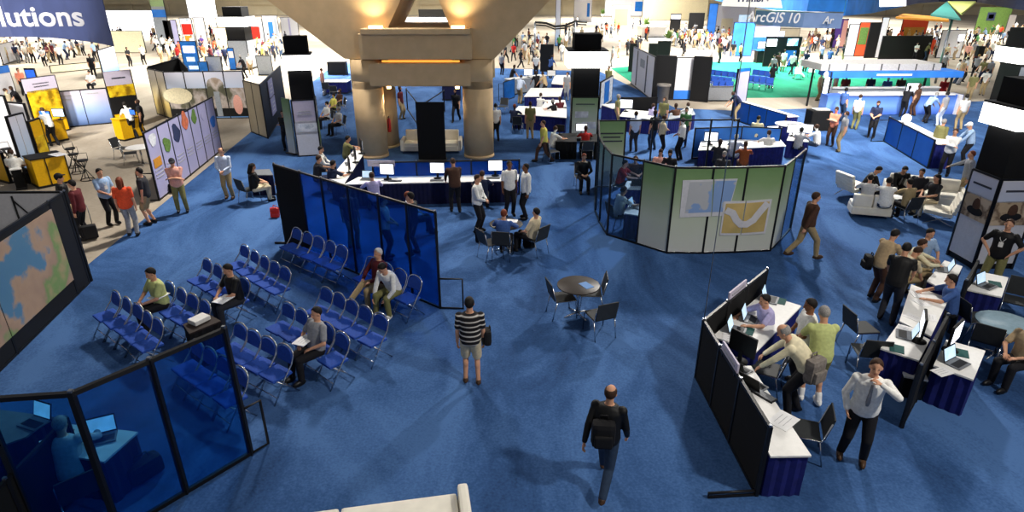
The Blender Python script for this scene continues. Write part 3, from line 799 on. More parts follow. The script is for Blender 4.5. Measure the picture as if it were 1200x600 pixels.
# ---- photo wall
pw = [G(u, v, 2.5) for u, v in ((172.5, 80), (191, 84), (283.7, 83))]; pw = [V((q.x, q.y, 0)) for q in pw]
pwp = [pw[0], pw[0].lerp(pw[1], .5), pw[1]] + [pw[1].lerp(pw[2], i / 4) for i in range(1, 5)]
def hills(b, k, p, q, d, n, h, yaw, th):
    if k < 2: return
    L = (q - p).length - .06; c = (p + q) / 2 + n * .02
    b.box(c + V((0, 0, 2.0)), (L, .02, .75), 'sky_fade', yaw); b.box(c + V((0, 0, 1.1)), (L, .02, 1.08), 'photo_hills', yaw); b.box(c + V((0, 0, .35)), (L, .02, .45), 'black', yaw)
    if k == 4: b.box(c + V((.0, 0, .8)), (.28, .05, 1.3), 'grey_panel', yaw); b.ball(c + V((0, 0, 1.75)), (.5, .03, .45), 'photo_hills', Matrix.Rotation(yaw, 3, 'Z'), 12, 8)
    if k == 5: b.ball(c + V((0, 0, .75)), (.26, .035, .55), 'cloth_pink', Matrix.Rotation(yaw, 3, 'Z'), 12, 8)
    if k == 2:
        b.ball(c + V((0, 0, 1.25)), (.8, .035, .45), 'cream', Matrix.Rotation(yaw, 3, 'Z'), 12, 8)
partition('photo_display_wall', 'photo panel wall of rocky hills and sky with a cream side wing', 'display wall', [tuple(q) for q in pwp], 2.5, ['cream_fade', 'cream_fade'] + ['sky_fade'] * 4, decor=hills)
k0, k1 = G(172.5, 78.5, 2.55), G(209, 68, 2.55); k0.z = k1.z = 0
partition('black_back_wall', 'black cloth back wall behind the photo panel wall', 'partition', [tuple(k0 + V((-.1, .25, 0))), tuple(k1), tuple(G(212, 82, 2.5).xy.to_3d() + V((.1, .5, 0)))], 2.55, 'black_cloth')
s0, s1, s2 = [V((q.x, q.y, 0)) for q in (G(284.8, 94, 2.5), G(304, 99, 2.5), G(328, 76, 2.5))]
sd_ = (s2 - s1).normalized()
def screens(b, k, p, q, d, n, h, yaw, th):
    if k < 1:
        for a in (.3, .7): b.ball(p.lerp(q, a) + n * .03 + V((0, 0, 1.0)), (.05, .03, .05), 'white_paint', None, 8, 6)
        return
sb, sbp = partition('grey_booth_wall', 'grey two-panel booth wall with black inner wall holding two lit posters', 'display wall', [tuple(s0), tuple(s0.lerp(s1, .5)), tuple(s1), tuple(s2)], 2.5, ['tan_panel', 'tan_panel', 'black'])
sn = V((sd_.y, -sd_.x, 0)); so = V(sb.location)
for z, m in ((1.95, 'screen_white'), (1.08, 'screen_white')):
    b = MB(so); c = s1.lerp(s2, .36) + sn * .05; yaw = math.atan2(sd_.y, sd_.x); b.box(c + V((0, 0, z)), (1.5, .04, .80), 'poster_lit', yaw) if False else b.box(c + V((0, 0, z)), (1.5, .04, .80), 'lilac_panel', yaw)
    for j in range(3): b.box(c + sn * .025 + V((0, 0, z - .2 + j * .18)) + sd_ * (.1 * j - .1), (.7, .01, .05), 'panel_white', yaw)
    b.build('poster', sb)

# ---- light-box towers
def tower(label, g3, zs, ring, faces, group='light box towers', top=True):
    """g3: left, corner, right ground points; zs: poster top, ring bottom, ring top, tower top"""
    a, c, d = [V((q[0], q[1], 0)) for q in g3]
    e = a + d - c
    t = thing('lightbox_tower', label, 'display tower', (a + d) / 2, 0, group)
    o = V(t.location); ctr = (a + d) / 2
    z1, z2, z3, z4 = zs
    q4 = [a, c, d, e]
    up = lambda p, z, g=1.0: ctr + (p - ctr) * g + V((0, 0, z))
    b = MB(o); b.hexa([up(p, .0, .98) for p in q4], [up(p, .12, .98) for p in q4], 'frame_black'); b.hexa([up(p, z1, .97) for p in q4], [up(p, z2, .97) for p in q4], 'black_cloth'); b.hexa([up(p, .12, .94) for p in q4], [up(p, z1, .94) for p in q4], 'black'); b.build('core', t)
    b = MB(o); b.hexa([up(p, z2, ring) for p in q4], [up(p, z3, ring) for p in q4], 'lightbox'); b.build('lit_band', t, 'glowing white band')
    b = MB(o); b.hexa([up(p, z3, ring * 1.01) for p in q4], [up(p, z3 + .05, ring * 1.01) for p in q4], 'frame_black'); b.build('band_rim', t)
    if top:
        b = MB(o); b.hexa([up(p, z3 + .05, .97) for p in q4], [up(p, z4, .97) for p in q4], 'black_cloth'); b.build('top_box', t)
    for (p, q), dec in zip(((a, c), (c, d)), faces):
        f = (q - p); L = f.length; f.normalize(); n = V((-f.y, f.x, 0)); mid = (p + q) / 2
        if n.dot(mid - ctr) < 0: n = -n
        yaw = math.atan2(f.y, f.x)
        b = MB(o); dec(b, p, q, f, n, L, z1, yaw); b.build('poster', t)
        b = MB(o)
        for s_ in (p, q): b.box(s_ * 1.0 + V((0, 0, z1 / 2)), (.06, .06, z1), 'frame_black', yaw)
        b.box(mid + V((0, 0, z1)), (L, .06, .05), 'frame_black', yaw); b.build('frame', t)
    return t
def face(m): return lambda b, p, q, f, n, L, z1, yaw: b.box((p + q) / 2 + V((0, 0, (z1 + .14) / 2)), (L - .06, .04, z1 - .2), m, yaw)
def poster(m, blocks):
    def fn(b, p, q, f, n, L, z1, yaw):
        face(m)(b, p, q, f, n, L, z1, yaw); c = (p + q) / 2
        for a, z, w_, h_, mm in blocks: b.box(c + f * (a * L) + n * .025 + V((0, 0, z * z1)), (w_ * L, .02, h_ * z1), mm, yaw)
    return fn
def sq(ga, gb, deep=None):
    """square base with a front edge from ga to gb: left, corner, right"""
    f = gb - ga; n = V((-f.y, f.x, 0)); return f, n
# tower beside the grey booth: front face and right face
ga, gb = G(350.5, 184), G(376.5, 182.5); f, n = sq(ga, gb); gc = G(385.5, 176)
w = (gb - ga); 
t1 = [ga, gb, gb + V((-w.y, w.x, 0)) * 1.0]
zt1 = lambda v: ZAT(G(363, 183), v)
tower('square black tower with glowing band beside the grey booth, white poster base', t1, (2.35, zt1(82), zt1(64.5), zt1(43)), 1.22,
      [poster('sign_lilac', [(0, .80, .5, .02, 'text_grey'), (0, .75, .6, .02, 'text_grey'), (0, .62, .92, .03, 'text_grey'), (0, .50, .96, .2, 'poster_mix'), (0, .24, .96, .42, 'panel_white')]), poster('grey_panel', [(0, .8, .6, .1, 'panel_white'), (0, .4, .7, .4, 'green_sage')])])
b = MB(); gl = G(337, 178); 
gp_ = thing('leaf_poster', 'narrow pale green poster panel at left flank of the booth tower', 'poster panel', ga + V((-.42, .5, 0)))
b.box((0, 0, 1.2), (.5, .05, 2.3), 'green_fade', R(-35)); b.build('panel', gp_); b = MB(); b.box((0, 0, .03), (.6, .3, .05), 'frame_black', R(-35)); b.build('base', gp_)
# tower in the computer area
ga, gb = G(668.5, 166), G(699, 166); w = gb - ga; zt2 = lambda v: ZAT(G(684, 166), v)
tower('black tower with glowing band over a pale green poster among the computer desks', [ga, gb, gb + V((-w.y, w.x, 0))], (zt2(114), zt2(79), zt2(60), zt2(40)), 1.45,
      [poster('green_fade', [(0, .85, .7, .02, 'text_dark'), (-.12, .62, .5, .14, 'poster_mix'), (.18, .38, .5, .15, 'poster_mix'), (0, .2, .6, .02, 'text_grey')]), face('grey_panel')])
# big tower at the right edge
ga, gb, gc = G(1110, 299), G(1139, 316), G(1184, 315)
w = (gc - gb).length; u_ = (gb - ga).normalized(); n_ = V((-u_.y, u_.x, 0)); n_ = n_ if n_.x > 0 else -n_
side = (gb - ga).length
zt3 = lambda v: ZAT(G(1124, 307), v)
def sand(b, p, q, f, n, L, z1, yaw):
    face('panel_white')(b, p, q, f, n, L, z1, yaw); c = (p + q) / 2 + n * .025
    b.box(c + V((0, 0, z1 * .87)), (L - .08, .02, z1 * .22), 'sky_fade', yaw); b.box(c + n * .012 + V((0, 0, z1 * .88)), (L * .66, .01, .05), 'text_dark', yaw)
    b.box(c + V((0, 0, z1 * .64)), (L - .08, .02, z1 * .26), 'photo_desert', yaw)
    b.ball(c + V((0, 0, z1 * .66)), (.14, .03, .2), 'cloth_brown', Matrix.Rotation(yaw, 3, 'Z'), 12, 8); b.ball(c + V((0, 0, z1 * .6)), (.3, .03, .12), 'cloth_black', Matrix.Rotation(yaw, 3, 'Z'), 12, 8)
tower('large black tower with glowing band over desert photo posters at the right edge', [ga, gb, gb + n_ * max(w, side)], (zt3(204), zt3(148), zt3(124), zt3(92)), 1.30, [sand, sand])
# small towers far off
def far_tower(label, u0, u1, vf, vb0, vb1, vt, ring, base):
    ga, gb = G(u0, vf), G(u1, vf); w = gb - ga; z = lambda v: ZAT(G((u0 + u1) / 2, vf), v)
    tower(label, [ga, gb, gb + V((-w.y, w.x, 0))], (2.4, z(vb0), z(vb1), z(vt)), ring, [face(base), face(base)])
far_tower('small far tower with glowing band above grey poster, left of the pier', 272, 294, 82, 31, 20, 8, 1.35, 'grey_panel')
far_tower('far tower with glowing band peeping out above the right edge tower', 1180, 1214, 128, 75, 57, 34, 1.3, 'grey_panel')

# ---- tables
def ptable(label, quad, z=.76, skirt='skirt_blue', top='white_top', name='table', group=None, cat='table', pts=None):
    w = pts or [G(u, v, z) for u, v in quad]
    c = sum(w, V()) / len(w); c.z = 0
    t = thing(name, label, cat, c, 0, group)
    ctr = sum(w, V()) / len(w)
    b = MB(c); b.prism([tuple((ctr + (p - ctr) * 1.0)[:2]) for p in w], z - .03, z, top); b.build('tabletop', t)
    per = []
    ww = [ctr + (p - ctr) * .975 for p in w]
    for i in range(len(ww)):
        p, q = ww[i], ww[(i + 1) % len(ww)]; n = max(2, int((q - p).length / .07)); d = (q - p).normalized(); nn = V((d.y, -d.x, 0))
        for k in range(n): per.append(p.lerp(q, k / n) + nn * (.012 if k % 2 else -.012))
    b = MB(c); n = len(per)
    b.add([V((p.x, p.y, .012)) for p in per] + [V((p.x, p.y, z - .03)) for p in per], [(i, (i + 1) % n, n + (i + 1) % n, n + i) for i in range(n)], skirt, False)
    b.build('skirt', t); return t
# laptops, monitors and desk things
def laptop_proto():
    t = thing('laptop', 'L', 'laptop'); b = MB(); b.box((0, 0, .012), (.36, .25, .022), 'plastic_grey', bev=.006); b.box((0, -.02, .0245), (.31, .13, .004), 'keyboard'); b.build('base', t)
    rm = Matrix.Rotation(R(-18), 3, 'X'); b = MB(); b.box(V((0, .125, .02)) + rm @ V((0, 0, .125)), (.36, .014, .25), 'black', rot=rm); l = b.build('lid', t)
    b = MB(); b.box(V((0, .125, .02)) + rm @ V((0, -.009, .125)), (.33, .004, .21), 'screen_pale', rot=rm); b.build('screen', l); return t
def monitor_proto():
    t = thing('monitor', 'M', 'monitor'); b = MB(); b.lathe([(.13, 0), (.13, .015), (.03, .03)], (0, 0, 0), 'black', 20); b.box((0, .02, .12), (.07, .03, .22), 'black'); b.build('stand', t)
    b = MB(); b.box((0, 0, .36), (.50, .045, .38), 'black', bev=.01); l = b.build('casing', t)
    b = MB(); b.box((0, -.025, .36), (.45, .006, .33), 'screen_white'); b.build('screen', l); return t
def keyboard_proto():
    t = thing('keyboard', 'K', 'keyboard'); b = MB(); b.box((0, 0, .012), (.44, .16, .022), 'keyboard', bev=.006); b.build('body', t)
    b = MB()
    for j in range(4): b.box((0, -.05 + j * .033, .026), (.40, .024, .006), 'plastic_grey')
    b.build('keys', t); return t
LAP, MON, KEY = laptop_proto(), monitor_proto(), keyboard_proto()
PROTO = [LAP, MON, KEY]
def put(src, u, v, z, deg, label, group=None):
    p = G(u, v, z); return dup(src, (p.x, p.y, z + .002), fa(deg), label, group)
def paper(u, v, z, deg, label, m='paper', s=(.30, .21), name='paper_sheet', cat='paper', th=.006, group=None):
    p = G(u, v, z); o = thing(name, label, cat, (p.x, p.y, z + .001), fa(deg), group)
    b = MB(); b.box((0, 0, th / 2), (s[0], s[1], th), m)
    if m == 'paper' or m == 'poster_mix':
        for j in range(3): b.box((0, -s[1] * .25 + j * s[1] * .22, th + .001), (s[0] * .6, s[1] * .022, .002), 'text_grey')
    b.build('sheet', o); return o

# the black counter wall near right
kw = [(899, 315), (877, 332), (852, 352), (825, 375), (846, 410), (872, 451), (903, 500)]
kp_ = [V((q.x, q.y, 0)) for q in (G(u, v, 1.22) for u, v in kw)]
kp_[1] = kp_[0].lerp(kp_[3], .34); kp_[2] = kp_[0].lerp(kp_[3], .67); kp_[4] = kp_[3].lerp(kp_[6], .3); kp_[5] = kp_[3].lerp(kp_[6], .62)
e1 = (kp_[6] - kp_[3]).normalized()
bwall, _ = partition('black_counter_wall', 'low black V-shaped wall around the busy laptop counters', 'partition', [tuple(q) for q in kp_], 1.22, 'black_cloth', feet=[(6, (-.7, -.05), .1), (0, (-.4, .1), .3)])
for (i, j, f0, f1, lab) in ((1, 2, .15, .95, 'pale sign plate on the far arm of the black V-shaped wall'), (4, 5, .1, .85, 'pale sign plate on the near arm of the black V-shaped wall')):
    p, q = kp_[i].lerp(kp_[j], f0), kp_[i].lerp(kp_[j], f1); d = (q - p).normalized()
    t = thing('sign_plate', lab, 'sign', (p + q) / 2 + V((0, 0, 1.16)), math.atan2(d.y, d.x)); L = (q - p).length
    b = MB(); b.box((0, 0, .12), (L, .03, .2), 'sign_lilac'); b.box((0, -.02, .13), (L * .7, .01, .04), 'text_grey'); b.box((0, .02, .13), (L * .7, .01, .04), 'text_grey'); b.build('plate', t)
    b = MB()
    for sx in (-.4, .4): b.box((sx * L, 0, .01), (.03, .05, .08), 'frame_black')
    b.build('clip', t)
# counters behind it: built along the wall
def along(p, q, s0, s1, w0, w1, toward):
    d = (q - p).normalized(); n = V((-d.y, d.x, 0)); n = n if n.dot(toward) > 0 else -n
    return [p + d * s0 + n * w0, p + d * s1 + n * w0, p + d * s1 + n * w1, p + d * s0 + n * w1]
def ccw(w):
    a = sum(w[i].x * w[(i + 1) % 4].y - w[(i + 1) % 4].x * w[i].y for i in range(4)); return w if a > 0 else w[::-1]
def qz(w, z): return [V((p.x, p.y, z)) for p in ccw(w)]
TW = V((1, 0, 0))
La = (kp_[3] - kp_[0]).length; Lb = (kp_[6] - kp_[3]).length
ptable('white counter with blue skirt along the far arm of the black V-shaped wall', None, .76, pts=qz(along(kp_[0], kp_[3], .25, La - .35, .06, .86, TW), .76))
ptable('narrow white counter with blue skirt along the near arm of the black V-shaped wall', None, .76, pts=qz(along(kp_[3], kp_[6], .75, Lb + .05, .06, .62, TW), .76))

# right hand counters, back to back along a black wall
rw = [(1094, 400.5), (1111, 369), (1128, 337), (1146, 306)]
rp_ = [V((q.x, q.y, 0)) for q in (G(u, v, 1.22) for u, v in rw)]
n0 = rp_[0] - (rp_[1] - rp_[0]) * .75
partition('black_divider', 'low black divider between two rows of white laptop tables at right', 'partition', [tuple(n0)] + [tuple(q) for q in rp_[:2]], 1.22, 'black_cloth')
partition('black_divider', 'short black divider at the far end behind the seated person in blue-grey', 'partition', [tuple(rp_[2] + (rp_[3] - rp_[2]) * .25), tuple(rp_[3])], 1.22, 'black_cloth')
for lab, quad in (('white table with blue skirt, nearest left of the black divider', [(1032, 408), (1077, 422.5), (1090, 398), (1053, 379)]),
                  ('white table piled with papers in the middle left of the black divider', [(1054, 376), (1091, 394), (1112, 350), (1068, 333)]),
                  ('white table at the far left end of the black divider', [(1086, 329), (1113, 343), (1128, 312), (1107, 305)]),
                  ('white table with blue skirt, nearest right of the black divider', [(1094, 428), (1141, 445), (1155, 411), (1109, 398)]),
                  ('white table with blue skirt at the far right side of the divider', [(1133, 339), (1174, 348), (1182, 325), (1152, 319)])):
    w = [G(u, v, .76) for u, v in quad]; ptable(lab, None, .76, pts=[p for p in qz(w, .76)])

# reception desk with monitors
dk = [G(u, v, .76) for u, v in ((386, 209.5), (403, 215.5), (426, 180), (417, 172.5))]; ptable('left arm of the white reception desk running back beside the pier', None, .76, 'skirt_navy', pts=qz(dk, .76), name='desk', cat='desk')
p0, p1 = G(404, 215.8, .76), G(607, 211.5, .76); q1, q0 = p1 + V((.05, .75, 0)), p0 + V((.25, .82, 0))
ptable('long white reception desk with navy skirt in front of the pier', None, .76, 'skirt_navy', pts=qz([p0, p1, q1, q0], .76), name='desk', cat='desk')
dp = [q0 + V((.5, .06, 0)), q0.lerp(q1, .36) + V((0, .06, 0)), q0.lerp(q1, .7) + V((0, .06, 0)), q1 + V((0, .06, 0))]
partition('desk_screen', 'low blue see-through screen behind the long reception desk', 'partition', [(p.x, p.y, 0) for p in dp], 1.25, 'glass_blue')
t = thing('sign_plate', 'small lilac sign plate on the left end of the desk screen', 'sign', (dp[0].x + .3, dp[0].y - .05, 1.12), 0); b = MB(); b.box((0, 0, .1), (.9, .03, .2), 'sign_lilac'); b.box((0, -.018, .1), (.5, .01, .03), 'text_grey'); b.build('plate', t); b = MB(); b.box((0, .03, .02), (.06, .05, .05), 'frame_black'); b.build('clip', t)
for u, v, deg, lab in ((454.5, 210.5, 8, 'monitor with white screen nearest the left arm of the reception desk'), (513, 209, 2, 'monitor with white screen at the centre of the reception desk'), (580.5, 206, -6, 'monitor with white screen toward the right end of the reception desk')):
    put(MON, u, v, .76, deg, lab, 'reception desk monitors')
for u, v, lab in ((463, 212.3, 'keyboard before the leftmost reception desk monitor'), (512, 211.8, 'keyboard before the centre reception desk monitor'), (578, 209, 'keyboard before the right reception desk monitor')): put(KEY, u, v, .76, 0, lab, 'reception desk keyboards')
put(LAP, 429, 210.5, .76, 6, 'open laptop in front of the lavender shirted man at the desk')
for i, (u, v) in enumerate(((404, 202.5), (411, 190.5), (418, 180))):
    put(MON, u + 6, v, .76, 250, 'black monitor seen from the side on the left desk arm', 'left desk arm monitors'); put(KEY, u - 4, v + 2, .76, 250, 'black keyboard on the left desk arm', 'left desk arm keyboards')
t = thing('display_board', 'tall black board standing in the opening of the concrete pier', 'display board', (G(507, 189).x, G(507, 189).y, 0)); b = MB()
b.box((0, 0, 1.25), (1.12, .08, 2.3), 'black_cloth'); b.build('board', t); b = MB(); b.box((0, 0, .05), (1.14, .5, .08), 'frame_black'); b.build('base', t)

# ---- sofas and lounge seats
def sofa(name, label, loc, rz, w=1.9, d=.85, h=.72, arm=True, cat='sofa', seg=2):
    t = thing(name, label, cat, loc, rz); a = .14 if arm else 0
    b = MB(); b.box((0, 0, .24), (w - 2 * a, d, .24), 'leather_white', bev=.03); b.build('base', t)
    for i in range(seg):
        ww = (w - 2 * a) / seg; x = -w / 2 + a + ww * (i + .5)
        b = MB(); b.box((x, .07, .40), (ww - .02, d - .18, .13), 'leather_white', bev=.04); b.build('seat_cushion', t)
        b = MB(); b.box((x, -d / 2 + .13, .55), (ww - .02, .2, h - .26), 'leather_white', bev=.05); b.build('back_cushion', t)
    if arm:
        for sx in (-1, 1): b = MB(); b.box((sx * (w / 2 - a / 2), 0, .36), (a, d, .48), 'leather_white', bev=.04); b.build('armrest', t)
    for sx in (-1, 1):
        for sy in (-1, 1): b = MB(); b.cyl((sx * (w / 2 - .1), sy * (d / 2 - .1), .012), (sx * (w / 2 - .1), sy * (d / 2 - .1), .13), .02, 'chrome', 8); b.build('leg', t)
    return t
p = G(505, 181); sofa('sofa', 'white sofa behind the tall black board under the pier', (p.x, p.y + .5, 0), fa(180), 2.6, .9, .95)
p = G(470, 604); sofa('sofa', 'cream leather sofa cut off by the bottom edge of the picture', (p.x - .62, p.y - .76, 0), R(10), 3.3, .95, .86, seg=2)
def lounge(label, loc, rz, w=.78):
    t = thing('lounge_chair', label, 'lounge chair', loc, rz); rm = Matrix.Rotation(R(14), 3, 'X')
    b = MB(); rs = Matrix.Rotation(R(6), 3, 'X')
    b.box((0, .05, .38), (w, .74, .12), 'leather_white', rot=rs, bev=.03); b.build('seat', t)
    b = MB()
    for k in range(4): b.box(V((0, -.33, .40)) + rm @ V((0, 0, .06 + k * .125)), (w, .11, .12), 'leather_white', rot=rm, bev=.025)
    b.build('backrest', t)
    for sx in (-1, 1):
        x = sx * (w / 2 - .04); b = MB(); b.tube([(x, -.46, .85), (x, -.30, .40), (x, .0, .2), (x, .38, .02)], .014, 'chrome', 6); b.tube([(x, .4, .36), (x, .0, .2), (x, -.38, .02)], .014, 'chrome', 6); b.build('frame', t)
    return t
p = G(1000, 218, .4); lounge('white quilted lounge chair beside the man in a dark suit', (p.x, p.y, 0), fa(75))
p = G(1020, 239, .4); sofa('sofa', 'white two-seat sofa seen from behind in the lounge group', (p.x, p.y, 0), fa(16), 1.12, .62, .66, arm=False)
p = G(1082, 224, .4); sofa('sofa', 'long white sofa on the far side of the lounge group', (p.x, p.y, 0), fa(205), 2.3, .85, .8)
p = G(1101, 245, .4); lounge('white lounge seat at the near right end of the lounge group', (p.x, p.y, 0), fa(300), .95)
lt = G(1045, 231, .4); t = thing('coffee_table', 'low round white table hidden among the lounge sitters', 'coffee table', (lt.x, lt.y, 0)); b = MB(); b.lathe([(.3, .40), (.32, .41), (.32, .43), (.3, .44)], (0, 0, 0), 'white_top', 28); b.build('tabletop', t); b = MB(); b.cyl((0, 0, .02), (0, 0, .4), .03, 'chrome'); b.lathe([(.2, .012), (.2, .025), (.04, .04)], (0, 0, 0), 'chrome'); b.build('pedestal', t)

# ---- chairs
def folding_proto():
    t = thing('folding_chair', 'F', 'chair'); w = .225
    b = MB(); b.box((0, .02, .445), (.42, .40, .055), 'chair_blue', bev=.025); b.build('seat', t)
    rm = Matrix.Rotation(R(12), 3, 'X')
    b = MB(); o = V((0, -.195, .60)); n = 10; pr = []
    for k in range(n + 1):
        a = math.pi * k / n; pr.append((.185 * math.cos(a), .16 + .11 * math.sin(a)))
    pr = [(.185, 0)] + pr + [(-.185, 0)]
    b.extr([o + rm @ V((x, -.012, z)) for x, z in pr], rm @ V((0, .028, 0)), 'chair_blue'); b.build('backrest', t)
    b = MB(); pts = [(w, .28, .012), (w, -.02, .445), (w * .99, -.175, .62)]
    arc = []
    for k in range(9):
        a = math.pi * k / 8; q = V((0, -.20, .60)) + rm @ V((w * .96 * math.cos(a), 0, .17 + .135 * math.sin(a))); arc.append(tuple(q))
    pts = pts + arc + [(-x, y, z) for x, y, z in pts[::-1]]
    b.tube(pts, .0135, 'chrome', 7); b.build('front_frame', t)
    for sx in (-1, 1): b = MB(); b.tube([(sx * .20, .15, .43), (sx * .20, -.26, .012)], .012, 'chrome', 7); b.build('rear_leg', t)
    b = MB(); b.tube([(-.2, -.17, .10), (.2, -.17, .10)], .009, 'chrome', 6); b.tube([(-w, .2, .125), (w, .2, .125)], .009, 'chrome', 6); b.build('crossbar', t)
    return t
def grey_proto():
    t = thing('grey_chair', 'G', 'chair'); b = MB(); b.box((0, .02, .45), (.46, .46, .035), 'chair_grey', bev=.015); b.build('seat', t)
    rm = Matrix.Rotation(R(12), 3, 'X'); b = MB(); b.box(V((0, -.24, .47)) + rm @ V((0, 0, .21)), (.46, .025, .40), 'chair_grey', rot=rm, bev=.01); b.build('backrest', t)
    for sx in (-1, 1):
        b = MB(); x = sx * .235; b.tube([(x, -.30, .80), (x, -.22, .45), (x, .22, .45), (x, .26, .012)], .013, 'chrome', 7); b.build('side_frame', t)
        b = MB(); b.tube([(x, -.19, .45), (x, -.29, .012)], .013, 'chrome', 7); b.build('rear_leg', t)
    return t
FOLD, GREY = folding_proto(), grey_proto(); PROTO += [FOLD, GREY]
rows = [
 ('front left block, near the map wall', [(126.5, 369), (139, 377), (152, 385), (163, 394.5), (175, 403.5)]),
 ('row with the man in yellow', [(190, 357), (203.5, 365), (217, 372.5), (231, 380.5)]),
 ('row with the man in black', [(234.7, 328), (247, 335), (259.5, 342), (278, 352)]),
 ('back left row before the blue wall', [(279, 310.5), (290.5, 317.5), (302, 324.5), (314, 331.5), (326, 338.5)]),
 ('row along the blue glass wall', [(341, 289), (353.5, 294.5), (366.5, 300), (380, 305.5), (393.4, 311), (428, 326), (445, 333.5), (461, 341), (478, 349)]),
 ('row with the reading man in grey', [(329, 384), (344, 391.5), (359, 399.5), (374, 409), (391, 421)]),
 ('row behind the reading man in grey', [(374, 364.5), (388.5, 371.5), (403, 379), (419, 388), (437, 397.5)]),
 ('near row beside the dark podium', [(272.5, 410), (288, 418.5), (305, 427.5), (324, 437)]),
 ('near row behind the corner glass', [(221, 431), (235.5, 441), (252, 452), (271, 465)]),
]
ORDN = ['first', 'second', 'third', 'fourth', 'fifth', 'sixth', 'seventh', 'eighth', 'ninth']
CH = CH
ROWF = {}
for name, pts in rows:
    w = [G(u, v, .45) for u, v in pts]; d = (w[-1] - w[0]).normalized(); f = V((-d.y, d.x, 0)); f = f if f.x < 0 else -f
    ROWF[name] = f
    for i, p in enumerate(w):
        last = i == len(w) - 1
        dup(FOLD, (p.x, p.y, 0), rz_of(f) + random.uniform(-.06, .06), 'blue padded folding chair, %s from left, %s' % (ORDN[i], name), 'blue folding chairs, ' + name)
# podium table between the chair rows
pq = [G(u, v, .8) for u, v in ((214, 380), (222, 391), (259, 376), (243, 367))]
ptable('dark brown podium table with black skirt between the chair rows', None, .8, 'black_cloth', 'podium_brown', pts=qz(pq, .8))
t = thing('projector', 'small white projector on the dark podium table', 'projector', (G(234, 377, .8).x, G(234, 377, .8).y, .802), fa(300)); b = MB(); b.box((0, 0, .05), (.32, .24, .09), 'white_paint', bev=.015); b.build('body', t); b = MB(); b.cyl((-.08, .12, .05), (-.08, .15, .05), .035, 'screen_blue', 14); b.build('lens', t)

# ---- round tables
def round_table(label, u, v, r, z, topm, group=None):
    p = G(u, v, z); t = thing('round_table', label, 'table', (p.x, p.y, 0)); b = MB(); b.lathe([(r * .97, z - .03), (r, z - .022), (r, z - .006), (r * .98, z)], (0, 0, 0), topm, 40); b.build('tabletop', t)
    b = MB(); b.cyl((0, 0, .06), (0, 0, z - .03), .035, 'chrome'); b.build('column', t)
    for k in range(4): a = k * math.pi / 2 + .5; b = MB(); b.tube([(0, 0, .07), (.34 * math.cos(a), .34 * math.sin(a), .022)], [.025, .012], 'chrome', 7); b.build('foot', t)
    return p
round_table('dark brown round table alone in the middle of the carpet', 678, 333.5, .46, .74, 'table_brown')
paper(687, 334.5, .74, 60, 'blue and white brochure on the lone dark round table', 'screen_mix_print', (.3, .2), 'brochure', 'brochure') if 'screen_mix_print' in M else paper(687, 334.5, .74, 60, 'blue and white brochure on the lone dark round table', 'sky_fade', (.3, .2), 'brochure', 'brochure')
def gchair(u, v, deg, lab, z=.45, world=False): p = G(u, v, z); return dup(GREY, (p.x, p.y, 0), fa(deg + (0 if world else az(p))), lab)
gchair(659, 348, 70, 'grey chair at the left side of the lone dark round table'); gchair(693, 342, 265, 'grey chair at the right side of the lone dark round table'); gchair(703, 369, 330, 'grey chair pulled out in front of the lone dark round table')
round_table('grey glass round table at the right edge beside the counters', 1180, 378, .5, .74, 'table_glass')
gchair(1141, 372, 90, 'grey chair left of the glass round table', world=True); gchair(1156, 397, 40, 'grey chair in front of the glass round table', world=True); gchair(1192, 352, 220, 'grey chair behind the glass round table', world=True)
gchair(1009, 384, 85, 'grey chair with chrome arms between the two counter groups', world=True); gchair(1018, 412, 10, 'second grey chair nearer the man drinking, between the counters', world=True)
gchair(943, 503, 290, 'grey chair at the near end of the narrow white counter', world=True); gchair(898, 432, 300, 'dark chair hidden before the bending white shirted man', world=True)
gchair(575, 284, 60, 'empty grey chair at the small round table of the seated pair')
round_table('dark round table between the seated man in blue and his companion', 593, 262, .45, .74, 'table_brown')
gchair(589, 284, 10, 'grey chair under the seated man in blue'); gchair(627, 279, 310, 'grey chair under the white shirted man leaning back')
paper(600, 259, .74, 10, 'white paper on the round table of the seated pair')

# things on the near right counters
for u, v, z, deg, lab in ((904, 352, .76, 300, 'open laptop at the far end of the far arm counter'), (881, 375, .76, 300, 'open laptop in the middle of the far arm counter'), (865, 389, .76, 300, 'open laptop at the near end of the far arm counter'),
                          (866, 433, .76, 235, 'open laptop on the near arm counter before the bending man'), (884, 452, .76, 235, 'black laptop toward the near end of the narrow counter'),
                          (1059, 393, .76, 120, 'black laptop on the nearest left divider table'), (1122, 427, .76, 330, 'grey laptop on the nearest right divider table'), (1157, 336, .76, 330, 'black laptop on the far right divider table'),
                          (1103, 316, .76, 120, 'laptop on the far left divider table')): put(LAP, u, v, z, deg, lab)
for u, v, lab in ((914, 353, 'teal folder at the far corner of the far arm counter'), (876, 388, 'teal folder in the middle of the far arm counter'), (1051, 409, 'teal folder at the near corner of the left divider table'), (1126, 414, 'teal folder beside the grey laptop, right divider table'), (1166, 333, 'teal folder on the far right divider table')):
    paper(u, v, .76, 300, lab, 'mousepad_teal', (.28, .22), 'folder', 'folder', .012)
for i, (u, v) in enumerate(((885, 362), (861, 396), (1065, 386), (1070, 372), (1080, 355), (1074, 345), (1090, 372), (918, 493), (1104, 436))):
    paper(u, v, .76, 20 * i, ['white paper beside the laptops of the far arm counter', 'white booklet at the near end of the far arm counter', 'loose paper stack on the near left divider table', 'white paper before the man in blue-grey', 'white paper in front of the crowd at the middle table', 'white paper at the far end of the middle table', 'white paper by the black divider, middle table', 'printed sheet at the near end of the narrow counter', 'blue-white cup mat on the right divider table'][i], 'paper', (.42, .3) if i in (1, 7) else (.3, .21))
